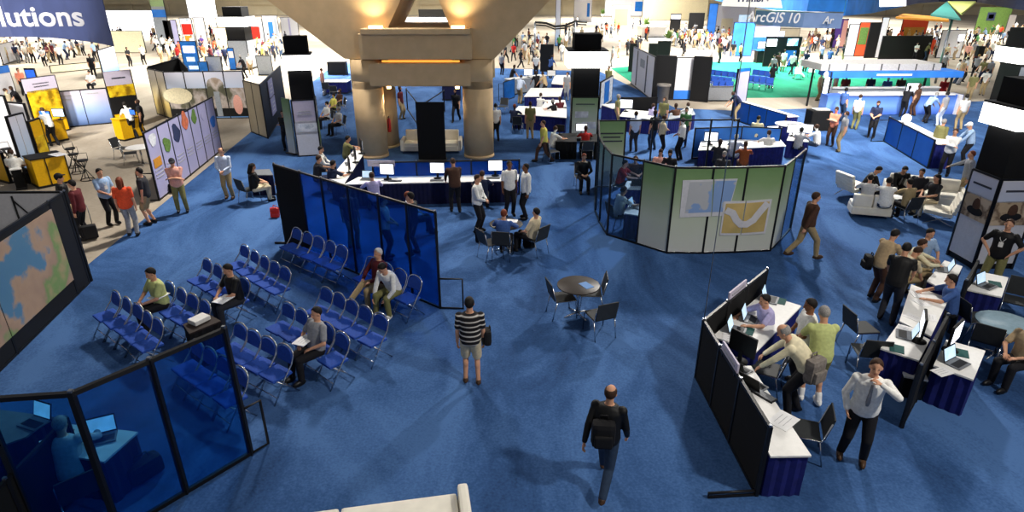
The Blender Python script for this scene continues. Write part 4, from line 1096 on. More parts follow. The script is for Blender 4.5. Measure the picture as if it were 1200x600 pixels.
put(MON, 1113, 411, .76, 320, 'black monitor on the nearest right divider table'); put(MON, 867, 424, .76, 235, 'monitor behind the sign plate on the near arm counter'); put(KEY, 893, 463, .76, 235, 'black keyboard near the end of the narrow counter')
put(MON, 1076, 400, .76, 120, 'monitor against the black divider on the nearest left table')
t = thing('waste_bin', 'square dark bin under the nearest left divider table', 'bin', (G(1064, 463).x, G(1064, 463).y, .012), fa(20)); b = MB(); b.box((0, 0, .2), (.34, .26, .4), 'black', bev=.02); b.build('body', t); b = MB(); b.box((0, 0, .42), (.36, .28, .03), 'paper'); b.build('rim', t)

# corner booth furniture (near left)
tq = [G(u, v, .76) for u, v in ((45, 528), (122, 541), (161.5, 506), (78, 496.6))]
ptable('lone white table with dark skirt inside the blue glass corner', None, .76, 'skirt_navy', pts=qz(tq, .76))
put(LAP, 120, 515, .76, 335, 'laptop with blue screen inside the blue glass corner')
for ch in list(TOP[-1][0].children): pass
paper(66, 519, .76, 40, 'white papers on the table inside the blue glass corner', 'paper', (.42, .3))
d0, d1 = G(77, 490, 1.15), G(6, 562, 1.15); d0.z = d1.z = 0
partition('black_divider', 'black divider inside the blue glass corner at bottom left', 'partition', [tuple(d0), tuple(d1), tuple(d1 + (d1 - d0) * .4)], 1.15, 'black_cloth')
tq = [G(u, v, .76) for u, v in ((-20, 530), (30, 512), (62, 488), (0, 480))]
ptable('second dark-skirted table beyond the black divider at bottom left', None, .76, 'skirt_navy', 'plastic_grey', pts=qz(tq, .76))
put(LAP, 40, 497, .76, 20, 'laptop beyond the black divider at bottom left')
gchair(92, 572, 0, 'pale chair under the person in the blue glass corner')
p = G(172, 560); t = thing('bag', 'dark bag on the carpet beside the lone white table', 'bag', (p.x, p.y, .012), 1.0); b = MB(); b.box((0, 0, .17), (.5, .26, .32), 'bag_black', bev=.09); b.build('body', t); b = MB(); b.tube([(-.12, 0, .32), (-.08, 0, .42), (.08, 0, .42), (.12, 0, .32)], .012, 'bag_black', 6); b.build('handle', t)
# wire drop above the corner of the black wall
p = kp_[3]; t = thing('power_drop_cable', 'thin pale cable dropping to the corner of the black wall', 'cable', (p.x, p.y, 1.25)); b = MB(); b.tube([(0, 0, 0), (.01, .02, 4), (-.02, .0, 14)], .008, 'steel', 6); b.build('cable', t)

# ---- the people near by
def stand(u, v, pose, deg, shirt, tr, label, world=False, **k):
    p = G(u, v); return person(pose, (p.x, p.y, .012), fa(deg + (0 if world else az(p))), shirt, tr, label, **k)
def seat(u, v, pose, deg, shirt, tr, label, z=.47, world=False, **k):
    p = G(u, v, z); return person(pose, (p.x, p.y, .0), fa(deg + (0 if world else az(p))), shirt, tr, label, **k)
stripe = mat('cloth_stripe', '15151a', .85); nt_ = stripe.node_tree
wv_ = nt_.nodes.new('ShaderNodeTexWave'); wv_.wave_type = 'BANDS'; wv_.bands_direction = 'Z'; wv_.inputs['Scale'].default_value = 3.4; wv_.inputs['Distortion'].default_value = .3
rp_n = nt_.nodes.new('ShaderNodeValToRGB'); cr_ = rp_n.color_ramp; cr_.elements[0].position = .0; cr_.elements[0].color = srgb('121216'); cr_.elements[1].position = .55; cr_.elements[1].color = srgb('17171c')
for p_, c_ in ((.62, '5a4a3e'), (.80, '3a312c'), (.90, 'c9c6c0')): e_ = cr_.elements.new(p_); e_.color = srgb(c_)
tc_ = [n for n in nt_.nodes if n.type == 'TEX_COORD'][0]
nt_.links.new(tc_.outputs['Object'], wv_.inputs['Vector']); nt_.links.new(wv_.outputs['Fac'], rp_n.inputs['Fac']); nt_.links.new(rp_n.outputs['Color'], nt_.nodes['Principled BSDF'].inputs['Base Color'])
stand(706, 571, 'stride', 12, 'black', 'jeans', 'person in black hooded jacket walking away at the bottom centre', sleeve='long', hk='bald', hair='brown', top='jacket', shoe='brown')
stand(553, 450, 'stand', 2, 'cloth_stripe', 'beige', 'person in striped polo and pale shorts seen from behind', leg='short', skin='skin', hair='black', shoe='brown')
stand(939, 303, 'walk', 62, 'brown', 'khaki', 'tall person in dark brown shirt and khaki trousers walking right', sleeve='long', hair='brown', h=1.06, shoe='brown')
stand(996, 539, 'drink', 172, 'white', 'black', 'person in white shirt and tie drinking while standing at bottom right', sleeve='long', tie='grey', hair='brown', shoe='brown', h=1.02)
stand(947, 472, 'lean', 335, 'lime', 'olive', 'person in pale green polo and shorts seen from behind at the counter', leg='short', hair='grey', socks=True, shoe='white', h=1.04)
stand(926, 486, 'bend', 296, 'cream', 'black', 'balding person in cream shirt bending over the narrow counter', sleeve='long', hk='bald', hair='grey', h=1.05, world=True)
stand(931, 452, 'front', 250, 'white', 'charcoal', 'dark haired person in white polo beside the green polo', hair='black', skin='skin_dark')
seat(897, 391, 'desk', 262, 'lavender', 'black', 'dark haired person in lavender grey top seated at far arm counter', hair='black', world=True)
stand(270, 233, 'front', 200, 'paleblue', 'khaki', 'person in pale blue shirt and khaki trousers standing near the map wall', sleeve='long', hk='bald', shoe='brown')
stand(215, 249, 'arms', 185, 'pink', 'olive', 'person in pink shirt, cap and olive trousers with shoulder strap', hk='cap', hairmat='cloth_charcoal')
stand(157, 277, 'stand', 20, 'orange', 'grey', 'person in bright orange top and grey trousers seen from behind', hair='red', hk='long')
stand(179, 263, 'stand', 290, 'charcoal', 'khaki', 'person in dark grey shirt and khaki shorts facing the orange top', leg='short', hair='black')
stand(133, 264, 'front', 150, 'lightblue', 'black', 'person in light blue shirt with white badge facing the orange top', hair='black', badge=True)
stand(104, 281, 'stand', 300, 'maroon', 'black', 'person in maroon vest over white sleeves holding a wheeled case', hair='black', sleeve='long')
stand(88, 272, 'stand', 100, 'black', 'khaki', 'person in black shirt and cap half hidden behind the map wall', hk='cap', hairmat='cloth_black')
stand(560, 273, 'front', 110, 'white', 'black', 'person in white shirt with lanyard standing beside the seated man in blue', sleeve='long', hair='brown', badge=True)
stand(597, 253, 'stand', 160, 'white', 'black', 'person in white shirt, left of the standing pair by the round table', hair='black', skin='skin_dark')
stand(616, 257, 'stand', 250, 'white', 'black', 'person in loose white shirt, right of the standing pair by the round table', hair='black', sleeve='long', skin='skin_dark')
seat(589, 284, 'desk', 15, 'blue', 'black', 'person in blue shirt seated with back to viewer at round table', hair='red', sleeve='long')
seat(626, 279, 'back', 300, 'beige', 'black', 'person in cream shirt leaning back on a chair by round table', hair='black')
stand(637, 191, 'walk', 262, 'yellow', 'brown', 'person in yellow shirt and brown trousers walking left past the desks', hair='brown')
stand(338, 177, 'arms', 200, 'black', 'black', 'person in black standing in front of the booth tower', hair='brown', sleeve='long')
stand(534, 249, 'lean', 350, 'brown', 'black', 'person in dark brown jacket standing at the reception desk', sleeve='long', hair='brown')
seat(565, 231, 'desk', 5, 'navy', 'black', 'person in navy shirt seated at right end of reception desk', z=.5, hair='brown')
seat(439, 233, 'desk', 350, 'lavender', 'charcoal', 'person in lavender shirt at the laptop on the reception desk', z=.5, hair='brown', sleeve='long')
seat(482, 258, 'back', 80, 'paleblue', 'black', 'person in pale blue shirt seated behind the blue glass wall', hair='red', sleeve='long')
stand(415, 292, 'stand', 20, 'navy', 'olive', 'person in dark top seen as a shadow through the blue glass', hair='black')
stand(454, 305, 'front', 90, 'lightgrey', 'black', 'person in pale striped shirt seen through the blue glass', hair='black')
stand(486, 299, 'stand', 300, 'black', 'black', 'person in black jacket seen through the blue glass, holding a bag', hair='black', sleeve='long')
seat(372, 211, 'desk', 80, 'charcoal', 'navy', 'person in dark grey shirt seated at left desk arm', hair='brown')
seat(389, 218, 'desk', 60, 'navy', 'black', 'dark haired person in navy seated at near corner of left desk arm', hair='black')
seat(377, 199, 'sit', 100, 'white', 'black', 'person in white shirt and tie seated by left desk arm', hair='black', tie='navy', sleeve='long')
seat(406, 185, 'desk', 75, 'olive', 'black', 'person in olive shirt seated at far end of left desk arm', hair='black')
seat(336, 224, 'sit', 200, 'maroon', 'black', 'person seated behind the black end of the blue glass wall', hk='bald')
seat(298, 222, 'sit', 80, 'black', 'beige', 'person with long black hair seated at the left meeting table', hair='black', hk='long')
stand(1155, 343, 'hips', 190, 'black', 'olive', 'person in black polo with hands on hips before the desert posters', hair='brown', badge=True, h=1.04)
stand(1105, 206, 'arms', 190, 'white', 'black', 'person in white shirt with folded arms by the blue counters', sleeve='long', hair='brown', h=1.02)
stand(1093, 190, 'stand', 30, 'olive', 'charcoal', 'person in olive jacket standing behind the folded arms person', sleeve='long', hair='grey')
stand(1128, 194, 'lean', 250, 'lightblue', 'black', 'person in light blue shirt and white cap near the right tower', hk='cap', hairmat='cloth_white', sleeve='long')
stand(1124, 238, 'reach', 255, 'grey', 'khaki', 'person in grey shirt stretching an arm left beside the right tower', hair='red', sleeve='long')
# lounge sitters
seat(1012, 222, 'hunch', 100, 'black', 'black', 'person in dark suit leaning in from the quilted lounge chair', hair='black', sleeve='long', tie='grey', world=True)
seat(1014, 237, 'desk', 25, 'lightgrey', 'tan', 'person in pale grey shirt on left of the two-seat sofa', hair='black', world=True)
seat(1036, 241, 'desk', 20, 'white', 'jeans', 'person in white shirt on right of the two-seat sofa', hair='black', sleeve='long', world=True)
seat(1050, 219, 'hunch', 190, 'black', 'black', 'person in black suit facing the viewer across the lounge table', hair='black', sleeve='long', tie='grey', world=True)
gchair(1063, 243, 350, 'grey chair under the person in gold shirt at lounge group', world=True)
seat(1063, 243, 'desk', 350, 'khaki', 'black', 'person in gold tan shirt on grey chair in the lounge group', hair='black', world=True)
seat(1074, 228, 'sit', 230, 'charcoal', 'black', 'person in dark top beside the gold shirt in the lounge', hair='black', world=True)
seat(1092, 236, 'sit', 260, 'charcoal', 'beige', 'person with long black hair at right of the lounge group', hair='black', hk='long', world=True)
# the chair rows
def frow(n): return math.degrees(-rz_of(ROWF[n]))
seat(190, 357, 'sit', frow('row with the man in yellow'), 'lime', 'black', 'person in yellow green shirt reading in the chair rows', hair='black', world=True)
seat(278, 352, 'sit', frow('row with the man in black'), 'black', 'charcoal', 'person in black shirt reading a paper in the chair rows', hair='black', world=True)
seat(374, 409, 'back', frow('row with the reading man in grey'), 'grey', 'black', 'person in grey shirt with glasses reading in the chair rows', hair='black', world=True)
seat(445, 333.5, 'cross', frow('row along the blue glass wall'), 'maroon', 'khaki', 'white haired person in maroon sweater with outstretched leg', hair='white', sleeve='long', world=True)
seat(462, 341, 'hunch', frow('row along the blue glass wall') - 10, 'white', 'olive', 'person in white shirt hunched over beside the white haired person', hair='black', sleeve='long', shoe='white', world=True)
for u, v, lab, dg in ((186, 347, 'open white booklet held by the yellow green shirt', 290), (262, 351, 'newspaper held by the person in black shirt', 290), (356, 399, 'white papers held by the reading person in grey', 290)): paper(u, v, .72, dg, lab, 'paper', (.36, .26), 'booklet', 'booklet', .012)
# crowd at the right counters
stand(1037, 378, 'lean', 40, 'black', 'charcoal', 'person in black shirt seen from behind at the middle table', hair='black', h=1.04, world=True)
stand(1022, 352, 'lean', 70, 'tan', 'brown', 'person in tan shirt behind the black shirted one', hair='black', world=True)
seat(1052, 328, 'hunch', 80, 'beige', 'khaki', 'person in beige shirt second along the row of sitters', hair='brown', world=True)
seat(1063, 319, 'desk', 110, 'cream', 'khaki', 'person in cream shirt bending in toward the papers', hair='brown', sleeve='long', world=True)
seat(1078, 306, 'sit', 170, 'lightblue', 'beige', 'dark haired person in light blue shirt at end of sitters', hair='black', world=True)
seat(1112, 367, 'desk', 290, 'blue', 'black', 'person in blue-grey shirt working on a chair at the divider', hair='black', world=True)
seat(1197, 424, 'sit', 250, 'tan', 'black', 'person cut off by the right edge at the glass table', hair='brown', world=True)
# the one in the corner glass
seat(84, 556, 'desk', 30, 'lightgrey', 'grey', 'person with headphones seated inside the blue glass corner', hair='grey', sleeve='long', h=1.0)
# bags
def backpack(u, v, z, deg, label, m='bag_black', s=1.0, ground=False, name='backpack', at=None):
    p = at if at is not None else G(u, v, z); t = thing(name, label, 'bag', (p.x, p.y, .012 if ground else z), fa(deg)); b = MB(); b.box((0, 0, .2 * s), (.34 * s, .2 * s, .42 * s), m, bev=.08 * s); b.build('body', t)
    b = MB(); b.box((0, -.11 * s, .13 * s), (.26 * s, .07 * s, .2 * s), m, bev=.03 * s); b.build('pocket', t); b = MB(); b.tube([(-.06 * s, .05, .4 * s), (-.05 * s, .05, .47 * s), (.05 * s, .05, .47 * s), (.06 * s, .05, .4 * s)], .012, m, 6); b.build('handle', t); return t
backpack(951, 446, .80, 330, 'grey backpack slung at the waist of the bending person', 'bag_grey', 1.05)
backpack(571, 402, .82, 80, 'black shoulder bag of the person in striped polo', s=.7, name='shoulder_bag')
backpack(620, 290, 0, 20, 'black bag on the carpet under the cream shirted sitter', ground=True)
backpack(562, 283, 0, 300, 'black bag behind the empty grey chair', ground=True, s=.8)
backpack(450, 357, 0, 300, 'black bag between the feet of the hunched person', ground=True, s=.85)
backpack(204, 226, 0, 0, 'black bag beside the person in pink shirt', ground=True, s=.8)
backpack(0, 0, .78, 100, 'black bag hanging at hip of the crowd by middle table', s=.8, name='shoulder_bag', at=G(1022, 352) + V((-.27, .08, 0)))
backpack(706, 521, .92, 5, 'black backpack on the back of the walking person', s=.95)
p = G(108, 281); t = thing('wheeled_case', 'black wheeled case at the feet of the maroon vest', 'suitcase', (p.x, p.y, .012), .6); b = MB(); b.box((0, 0, .24), (.36, .24, .38), 'bag_black', bev=.04); b.build('body', t)
for sx in (-1, 1): b = MB(); b.cyl((sx * .14, .1, .04), (sx * .14, .14, .04), .04, 'black', 10); b.build('wheel', t)
b = MB(); b.tube([(-.1, .12, .4), (-.1, .2, .95), (.1, .2, .95), (.1, .12, .4)], .01, 'steel', 6); b.build('handle', t)
p = G(322, 243); backpack(323, 255, 0, 0, 'red bag on the carpet by the black wall end', 'red_paint', .8, True, 'bag')
# small meeting table left of the blue wall
tq = [G(u, v, .74) for u, v in ((292, 205), (320, 205), (316, 198), (294, 199))]; ptable('small grey meeting table half hidden by the black wall end', None, .74, 'skirt_navy', 'plastic_grey', pts=qz(tq, .74))
gchair(291, 222, 60, 'grey chair at the left meeting table')
# ================================================================ the farther half of the hall
def up(u, v): p = G(u, v); return V((p.x, p.y, 0))
def board(label, u0, u1, vt, vf, m, name='booth_board', cat='booth board', th=.08, dec=None, frame='frame_black', group=None, z0=.0):
    """upright panel standing on the floor line u0..u1 at photo row vf, its top at row vt"""
    v0, v1 = vf if isinstance(vf, tuple) else (vf, vf)
    p, q = up(u0, v0), up(u1, v1); mid = (p + q) / 2; h = ZAT(mid, vt); d = q - p; L = d.length
    t = thing(name, label, cat, mid, math.atan2(d.y, d.x), group)
    b = MB(); b.box((0, 0, (h + z0) / 2 + .03), (L - .06, th, h - z0 - .06), m); b.build('panel', t)
    if dec:
        b = MB()
        for x, z, w_, h_, mm in dec: b.box((x * L, -th / 2 - .01, z * h), (w_ * L, .02, h_ * h), mm)
        b.build('print', t)
    b = MB(); b.box((0, 0, h - .02), (L, th * 1.2, .05), frame); b.box((0, 0, .03), (L, th * 2.4, .06), frame)
    for sx in (-1, 1): b.box((sx * (L / 2 - .02), 0, h / 2), (.05, th * 1.2, h), frame)
    b.build('frame', t); return t
def counter(label, u0, u1, vf, z=1.0, d=.7, top='white_top', body='skirt_blue', name='counter', cat='counter', dec=None, group=None):
    v0, v1 = vf if isinstance(vf, tuple) else (vf, vf)
    p, q = up(u0, v0), up(u1, v1); e = q - p; L = e.length; n = V((-e.y, e.x, 0)).normalized()
    t = thing(name, label, cat, (p + q) / 2 + n * d / 2, math.atan2(e.y, e.x), group)
    b = MB(); b.box((0, 0, z / 2 + .01), (L - .06, d - .06, z - .04), body); b.build('body', t)
    b = MB(); b.box((0, 0, z), (L, d, .05), top, bev=.015); b.build('countertop', t)
    b = MB(); b.box((0, .0, .05), (L - .02, d - .02, .07), 'frame_black'); b.build('plinth', t)
    if dec:
        b = MB()
        for x in dec: b.box((x * L, -d / 2 + .02, z / 2), (.03, .03, z - .05), 'frame_black')
        b.build('seam_strip', t)
    return t
def screen(label, u, v, z, deg, w=.5, m='screen_white', name='monitor', stand=True, group=None):
    p = G(u, v, z); t = thing(name, label, 'monitor', (p.x, p.y, z + .02), fa(deg), group); h = w * .68
    b = MB(); b.box((0, 0, .14 + h / 2), (w, .05, h), 'black', bev=.01); c = b.build('casing', t); b = MB(); b.box((0, -.028, .14 + h / 2), (w * .9, .006, h * .86), m); b.build('screen', c)
    b = MB(); b.lathe([(.12, 0), (.12, .015), (.02, .03), (.02, .16)], (0, .03, 0), 'black', 14); b.build('stand', t); return t
def far_chair(label, u, v, deg, m='chair_grey', group=None):
    p = up(u, v); t = dup(GREY, p, fa(deg), label, group)
    if m != 'chair_grey':
        for ch in t.children:
            if ch.name.startswith(('seat', 'backrest')): ch.material_slots[0].link = 'OBJECT'; ch.material_slots[0].material = M[m]
    return t
def stool(label, u, v, group='black bar stools in the yellow booth'):
    p = up(u, v); t = thing('bar_stool', label, 'stool', p, random.random(), group)
    b = MB(); b.lathe([(.17, .72), (.19, .74), (.18, .77), (.1, .78)], (0, 0, 0), 'stool_black', 20); b.build('seat', t)
    for k in range(2):
        a = k * math.pi / 2 + .4; c, s_ = math.cos(a), math.sin(a)
        b = MB(); b.tube([(c * .15, s_ * .15, .73), (-c * .22, -s_ * .22, .03)], .014, 'black', 6); b.tube([(-c * .15, -s_ * .15, .73), (c * .22, s_ * .22, .03)], .014, 'black', 6); b.build('leg', t)
    b = MB(); pts = [(.23 * math.cos(a), .23 * math.sin(a), .025) for a in [2 * math.pi * i / 18 for i in range(18)]]; b.tube(pts, .014, 'black', 6, True); b.build('base_ring', t)
    b = MB(); b.tube([(-.17, .1, .76), (-.17, .15, .98), (.17, .15, .98), (.17, .1, .76)], .013, 'black', 6); b.build('backrest', t)

# ---- hanging banners
def banner(name, label, pts, zb, zt, m, th=.06):
    w = [G(u, v, zb) for u, v in pts]; c = sum(w, V()) / len(w); c.z = zb
    t = thing(name, label, 'banner', c); b = MB(c)
    n = len(w)
    dn = V((0, th, 0))
    vs = [p for p in w] + [V((p.x, p.y, zt)) for p in w] + [p + dn for p in w] + [V((p.x, p.y, zt)) + dn for p in w]
    fs = [(i, i + 1, n + i + 1, n + i) for i in range(n - 1)] + [(2 * n + i + 1, 2 * n + i, 3 * n + i, 3 * n + i + 1) for i in range(n - 1)]
    fs += [(i + 1, i, 2 * n + i, 2 * n + i + 1) for i in range(n - 1)] + [(n + i, n + i + 1, 3 * n + i + 1, 3 * n + i) for i in range(n - 1)]
    fs += [(0, n, 3 * n, 2 * n), (n - 1, 3 * n - 1, 4 * n - 1, 2 * n - 1)]
    b.add(vs, [f[::-1] for f in fs], m); b.build('cloth', t)
    b = MB(c); b.tube([V((p.x, p.y + th / 2, zt)) for p in w], .05, 'steel', 6); b.build('top_rail', t)
    for k in (0, n - 1): b = MB(c); b.tube([V((w[k].x, w[k].y + th / 2, zt)), V((w[k].x, w[k].y + th / 2, zt + 7))], .015, 'steel', 5); b.build('hanging_cable', t)
    return t, w
def lettering(parent, text, pu, pv, size_px, m='letter_grey', bold=.012, slant=0, tilt=0, name='lettering', spread=1.0, yplane=None, squash=1.0):
    """raised letters whose left base point is seen at (pu, pv) on the upright plane y = yplane (facing the viewer)"""
    cu = bpy.data.curves.new('txt', 'FONT'); cu.body = text; cu.extrude = .01; cu.offset = bold; cu.shear = slant; cu.space_character = spread
    o = bpy.data.objects.new('txt', cu); COL.objects.link(o); p = onY(pu, pv, yplane); q = onY(pu, pv - size_px, yplane); cu.size = (q.z - p.z) * 1.38
    dg = bpy.context.evaluated_depsgraph_get(); me = bpy.data.meshes.new_from_object(o.evaluated_get(dg)); bpy.data.objects.remove(o)
    rm = Matrix.Rotation(tilt, 3, 'Y') @ Matrix.Rotation(math.pi / 2, 3, 'X')
    off = V(parent.location)
    for v in me.vertices: v.co = rm @ V((v.co.x * squash, v.co.y, v.co.z)) + p - off
    me.materials.clear(); me.materials.append(M[m])
    r = bpy.data.objects.new(name, me); COL.objects.link(r); r.parent = parent; return r
zb = 4.5
bn1, w1 = banner('hanging_banner', 'curved navy banner with pale lettering hanging at the top left corner', [(-60, 46), (-20, 44), (15, 43.2), (40, 43.6), (60, 44.5), (85, 46.6), (105, 49), (122, 52), (133, 54.5)], zb, 7.4, 'banner_navy')
yl = min(p.y for p in w1) - .12
lettering(bn1, 'lutions', 1, 30.5, 24, yplane=yl, bold=.02, tilt=R(-.3), squash=1.2)
zb = 4.7
bn2, w2 = banner('hanging_banner', 'large curved blue banner hanging at the top right', [(827, -3), (845, 2), (870, 6), (905, 11.5), (945, 16.5), (990, 18.5), (1022, 15.5), (1050, 9.5), (1075, 4), (1098, -2)], zb, 8.2, 'banner_blue')
bn3, w3 = banner('hanging_banner', 'navy curved banner at the top right corner beside the blue one', [(1058, 8), (1075, 4), (1100, 2.2), (1145, 2.6), (1165, 6), (1188, 10.5), (1205, 12.5), (1240, 14)], 4.75, 8.2, 'banner_navy')
zb = 4.0
bn4, w4 = banner('hanging_banner', 'slate lower banner strip with pale lettering under the blue banner', [(884, 28.5), (905, 30.5), (940, 32.5), (985, 33.5)], zb, 5.0, 'banner_slate')
y4 = min(p.y for p in w4) - .12
lettering(bn4, 'ArcGIS', 874, 24.8, 12.5, yplane=y4, bold=.008, slant=.15, tilt=R(2.2), squash=.92)
lettering(bn4, '10', 921, 26.6, 12.5, yplane=y4, bold=.008, slant=.15, tilt=R(2.2), squash=.92, name='numerals')
lettering(bn4, 'Ar', 964, 27.5, 9, yplane=y4, bold=.006, slant=.15, tilt=R(1), squash=.95)
y2 = min(p.y for p in w2) - .3
t = thing('sign_board', 'white sign board hanging in front of the blue banner at top right', 'sign', onY(893, 3, y2)); o = V(t.location)
b = MB(o); b.extr([onY(u, v, y2) for u, v in ((845, 7), (905, 9), (917, 9.5), (914, -6), (850, -6))], (0, .05, 0), 'white_top'); b.build('board', t); b = MB(o)
for u in (850, 910): b.tube([onY(u, 0, y2) + V((0, .03, 0)), onY(u, 0, y2) + V((0, .03, 6))], .012, 'steel', 5)
b.build('hanging_cable', t)
lettering(t, 'Trimble', 862, 1.8, 9, 'banner_navy', yplane=y2 - .02, bold=.02, squash=1.05)
t = thing('sign_board', 'bright white square sign below the blue banner at top right', 'sign', onY(1046, 4, y2)); o = V(t.location)
b = MB(o); b.extr([onY(u, v, y2) for u, v in ((1031, 8), (1062, 7), (1062, -5), (1031, -5))], (0, .05, 0), 'screen_white'); b.build('board', t); b = MB(o); b.tube([onY(1046, 0, y2) + V((0, .03, 0)), onY(1046, 0, y2) + V((0, .03, 6))], .012, 'steel', 5); b.build('hanging_cable', t)

# ---- yellow booth at the left
Y_ = 'yellow_panel'
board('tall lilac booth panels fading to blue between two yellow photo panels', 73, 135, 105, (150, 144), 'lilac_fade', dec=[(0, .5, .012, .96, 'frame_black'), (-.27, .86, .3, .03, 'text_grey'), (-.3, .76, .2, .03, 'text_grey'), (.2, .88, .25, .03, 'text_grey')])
board('yellow photo panel of people with grey sign above, left of the lilac panels', 45, 82, 90, (160, 152), Y_, dec=[(0, .50, .92, .56, 'photo_people'), (-.02, .87, .98, .24, 'sign_lilac'), (0, .89, .5, .02, 'text_dark'), (0, .84, .45, .02, 'text_dark')])
board('yellow photo panel with dark screen and grey sign, right of the lilac panels', 137, 168, 83, (152, 147), Y_, dec=[(0, .42, .95, .3, 'black'), (0, .66, .95, .2, 'photo_people'), (-.02, .88, .95, .24, 'sign_lilac'), (0, .88, .5, .025, 'text_dark')])
board('blue and white tall panel leaning over the yellow counter', 32, 50, 134, (215, 208), 'sky_fade', dec=[(0, .5, .02, .96, 'panel_white')])
board('yellow side panel beside the blue and white panel', 52, 64, 140, (206, 200), Y_, dec=[(0, .5, .8, .4, 'photo_people')])
board('short white panel at the far left of the yellow booth', 2, 28, 110, (178, 184), 'panel_white')
board('second white panel at far left beside yellow edge', 26, 46, 120, (175, 178), 'panel_white', dec=[(0, .6, .6, .02, 'text_grey'), (0, .5, .6, .02, 'text_grey')])
board('yellow low wall at the left picture edge', -12, 14, 176, (208, 215), Y_)
counter('yellow counter with black seams and paper on top, nearest in the yellow booth', 46, 86, (222, 214), 1.05, .9, 'black', Y_, dec=[-.1, .48])
paper(68, 181, 1.08, 30, 'white paper on the nearest yellow counter', 'paper', (.6, .4))
counter('small yellow counter under the dark screen by the right yellow panel', 146, 172, (166, 160), 1.0, .6, Y_, Y_, dec=[0])
counter('yellow counter with two monitors under the photo of people', 52, 82, (170, 164), 1.0, .6, Y_, Y_, dec=[0])
screen('blue screen monitor on the yellow counter, left one', 56, 144, 1.0, 10, .55, 'screen_blue'); screen('grey screen monitor on the yellow counter, right one', 71, 141, 1.0, 0, .55, 'screen_pale'); screen('small violet screen above the right yellow counter', 157, 138.5, 1.0, 20, .35, 'screen_blue')
for i, (u, v) in enumerate(((92, 203), (103, 211), (88, 196), (28, 214), (8, 208), (14, 196))): stool('black bar stool on the pale floor of the yellow booth', u, v)
counter('small white topped black stand among stools at left', 19, 33, (224, 222), .75, .5, 'white_top', 'black_cloth', name='side_stand', cat='stand')
far_chair('dark chair turned away, left of the pale round table near the lilac wall', 146, 186, 100); far_chair('second dark chair by the pale round table near the lilac wall', 155, 192, 60)
round_table('pale round table behind the long lilac map wall', 163, 172, .5, .74, 'white_top')
# people of the yellow booth
def mid(u, v, pose, deg, sh, tr, lab, **k): p = up(u, v); return far_person(pose, (p.x, p.y, .0), fa(deg + az(p)), sh, tr, lab, **k)
def mids(u, v, pose, deg, sh, tr, lab, z=.47, **k): p = G(u, v, z); return far_person(pose, (p.x, p.y, 0), fa(deg + az(p)), sh, tr, lab, **k)
mid(65, 171, 'lean', 330, 'white', 'black', 'person in white shirt at the yellow counter monitors'); mid(158, 163, 'lean', 330, 'white', 'black', 'person in white shirt at the small violet screen', hair='black'); mid(171, 160, 'stand', 280, 'black', 'black', 'person in black facing the white shirt by violet screen')
mids(17, 195, 'sit', 20, 'white', 'black', 'person in white shirt on a stool at the left yellow edge', z=.8, hair='brown', h=1.05)
mid(18, 143, 'stand', 120, 'beige', 'jeans', 'person in beige shirt at the upper left near white panels'); mid(4, 140, 'stand', 60, 'white', 'grey', 'person in white cut by left edge near white panels'); mid(28, 138, 'lean', 250, 'black', 'black', 'dark figure with pale headset beside the beige shirt'); mid(7, 158, 'stand', 30, 'olive', 'khaki', 'person in olive at left edge above the yellow wall', hair='brown')
mids(109, 100, 'sit', 200, 'white', 'black', 'seated person in white alone on the pale floor behind the lilac panels', hair='black', h=1.1)
mid(111, 90, 'stand', 180, 'black', 'black', 'dark figure standing on the pale floor below the navy banner')
board('dark blue booth board with white sheets at upper left edge', -6, 20, 78, (118, 112), 'panel_white', dec=[(0, .88, .98, .22, 'banner_blue')])
board('blue video screen on stand at upper left', 36, 48, 80, 106, 'black', dec=[(0, .68, .85, .5, 'screen_blue')]); mid(30, 112, 'stand', 160, 'salmon', 'black', 'person in salmon shirt below the blue video screen', hair='brown')
board('slanting white sheet panel under the navy banner, left', 4, 22, 50, (76, 70), 'panel_white'); board('slanting blue and white panel right of the navy banner', 122, 140, 56, (92, 84), 'sky_fade')
board('long pale low wall behind the yellow booth', 60, 122, 74, (86, 80), 'cream'); 
# ---- far left quarter
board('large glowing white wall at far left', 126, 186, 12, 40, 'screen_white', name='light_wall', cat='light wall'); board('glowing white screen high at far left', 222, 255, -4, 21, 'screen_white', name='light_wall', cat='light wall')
board('green and blue hanging sign tower at far left', 188, 204, -2, 60, 'grey_panel', dec=[(0, .92, .95, .14, 'green_sage'), (0, .72, .95, .14, 'banner_blue')]); board('black tall panel at far left beside red poster', 198, 208, 24, 60, 'black'); board('lilac tall panel beside the black far panel', 207, 214, 23, 62, 'lilac_panel')
board('red and grey poster board at far left', 218, 232, 21, 62, 'poster_mix', dec=[(0, .68, .8, .3, 'red_paint'), (0, .35, .6, .3, 'gold')]); board('white screen board right of the red poster', 233, 246, 20, 60, 'panel_white'); board('cream board far left of the first tower', 256, 274, 32, 66, 'cream'); board('white narrow lit sign at far left', 252, 258, 20, 52, 'screen_white')
board('bright blue kiosk with white screens above the photo wall', 219, 238, 48, 92, 'bright_blue', dec=[(0, .78, .7, .18, 'screen_white'), (0, .52, .5, .12, 'screen_pale'), (.1, .3, .6, .1, 'screen_pale')], name='kiosk', cat='kiosk'); board('blue low panel right of the bright blue kiosk', 236, 247, 72, 94, 'bright_blue'); board('grey screen back above the photo wall', 245, 263, 66, 92, 'grey_panel'); board('grey screen back beside the booth tower', 303, 321, 65, 88, 'grey_panel'); board('small blue sign panel with white mark below the far tower', 270, 278, 56, 82, 'bright_blue', dec=[(0, .7, .7, .3, 'panel_white')])
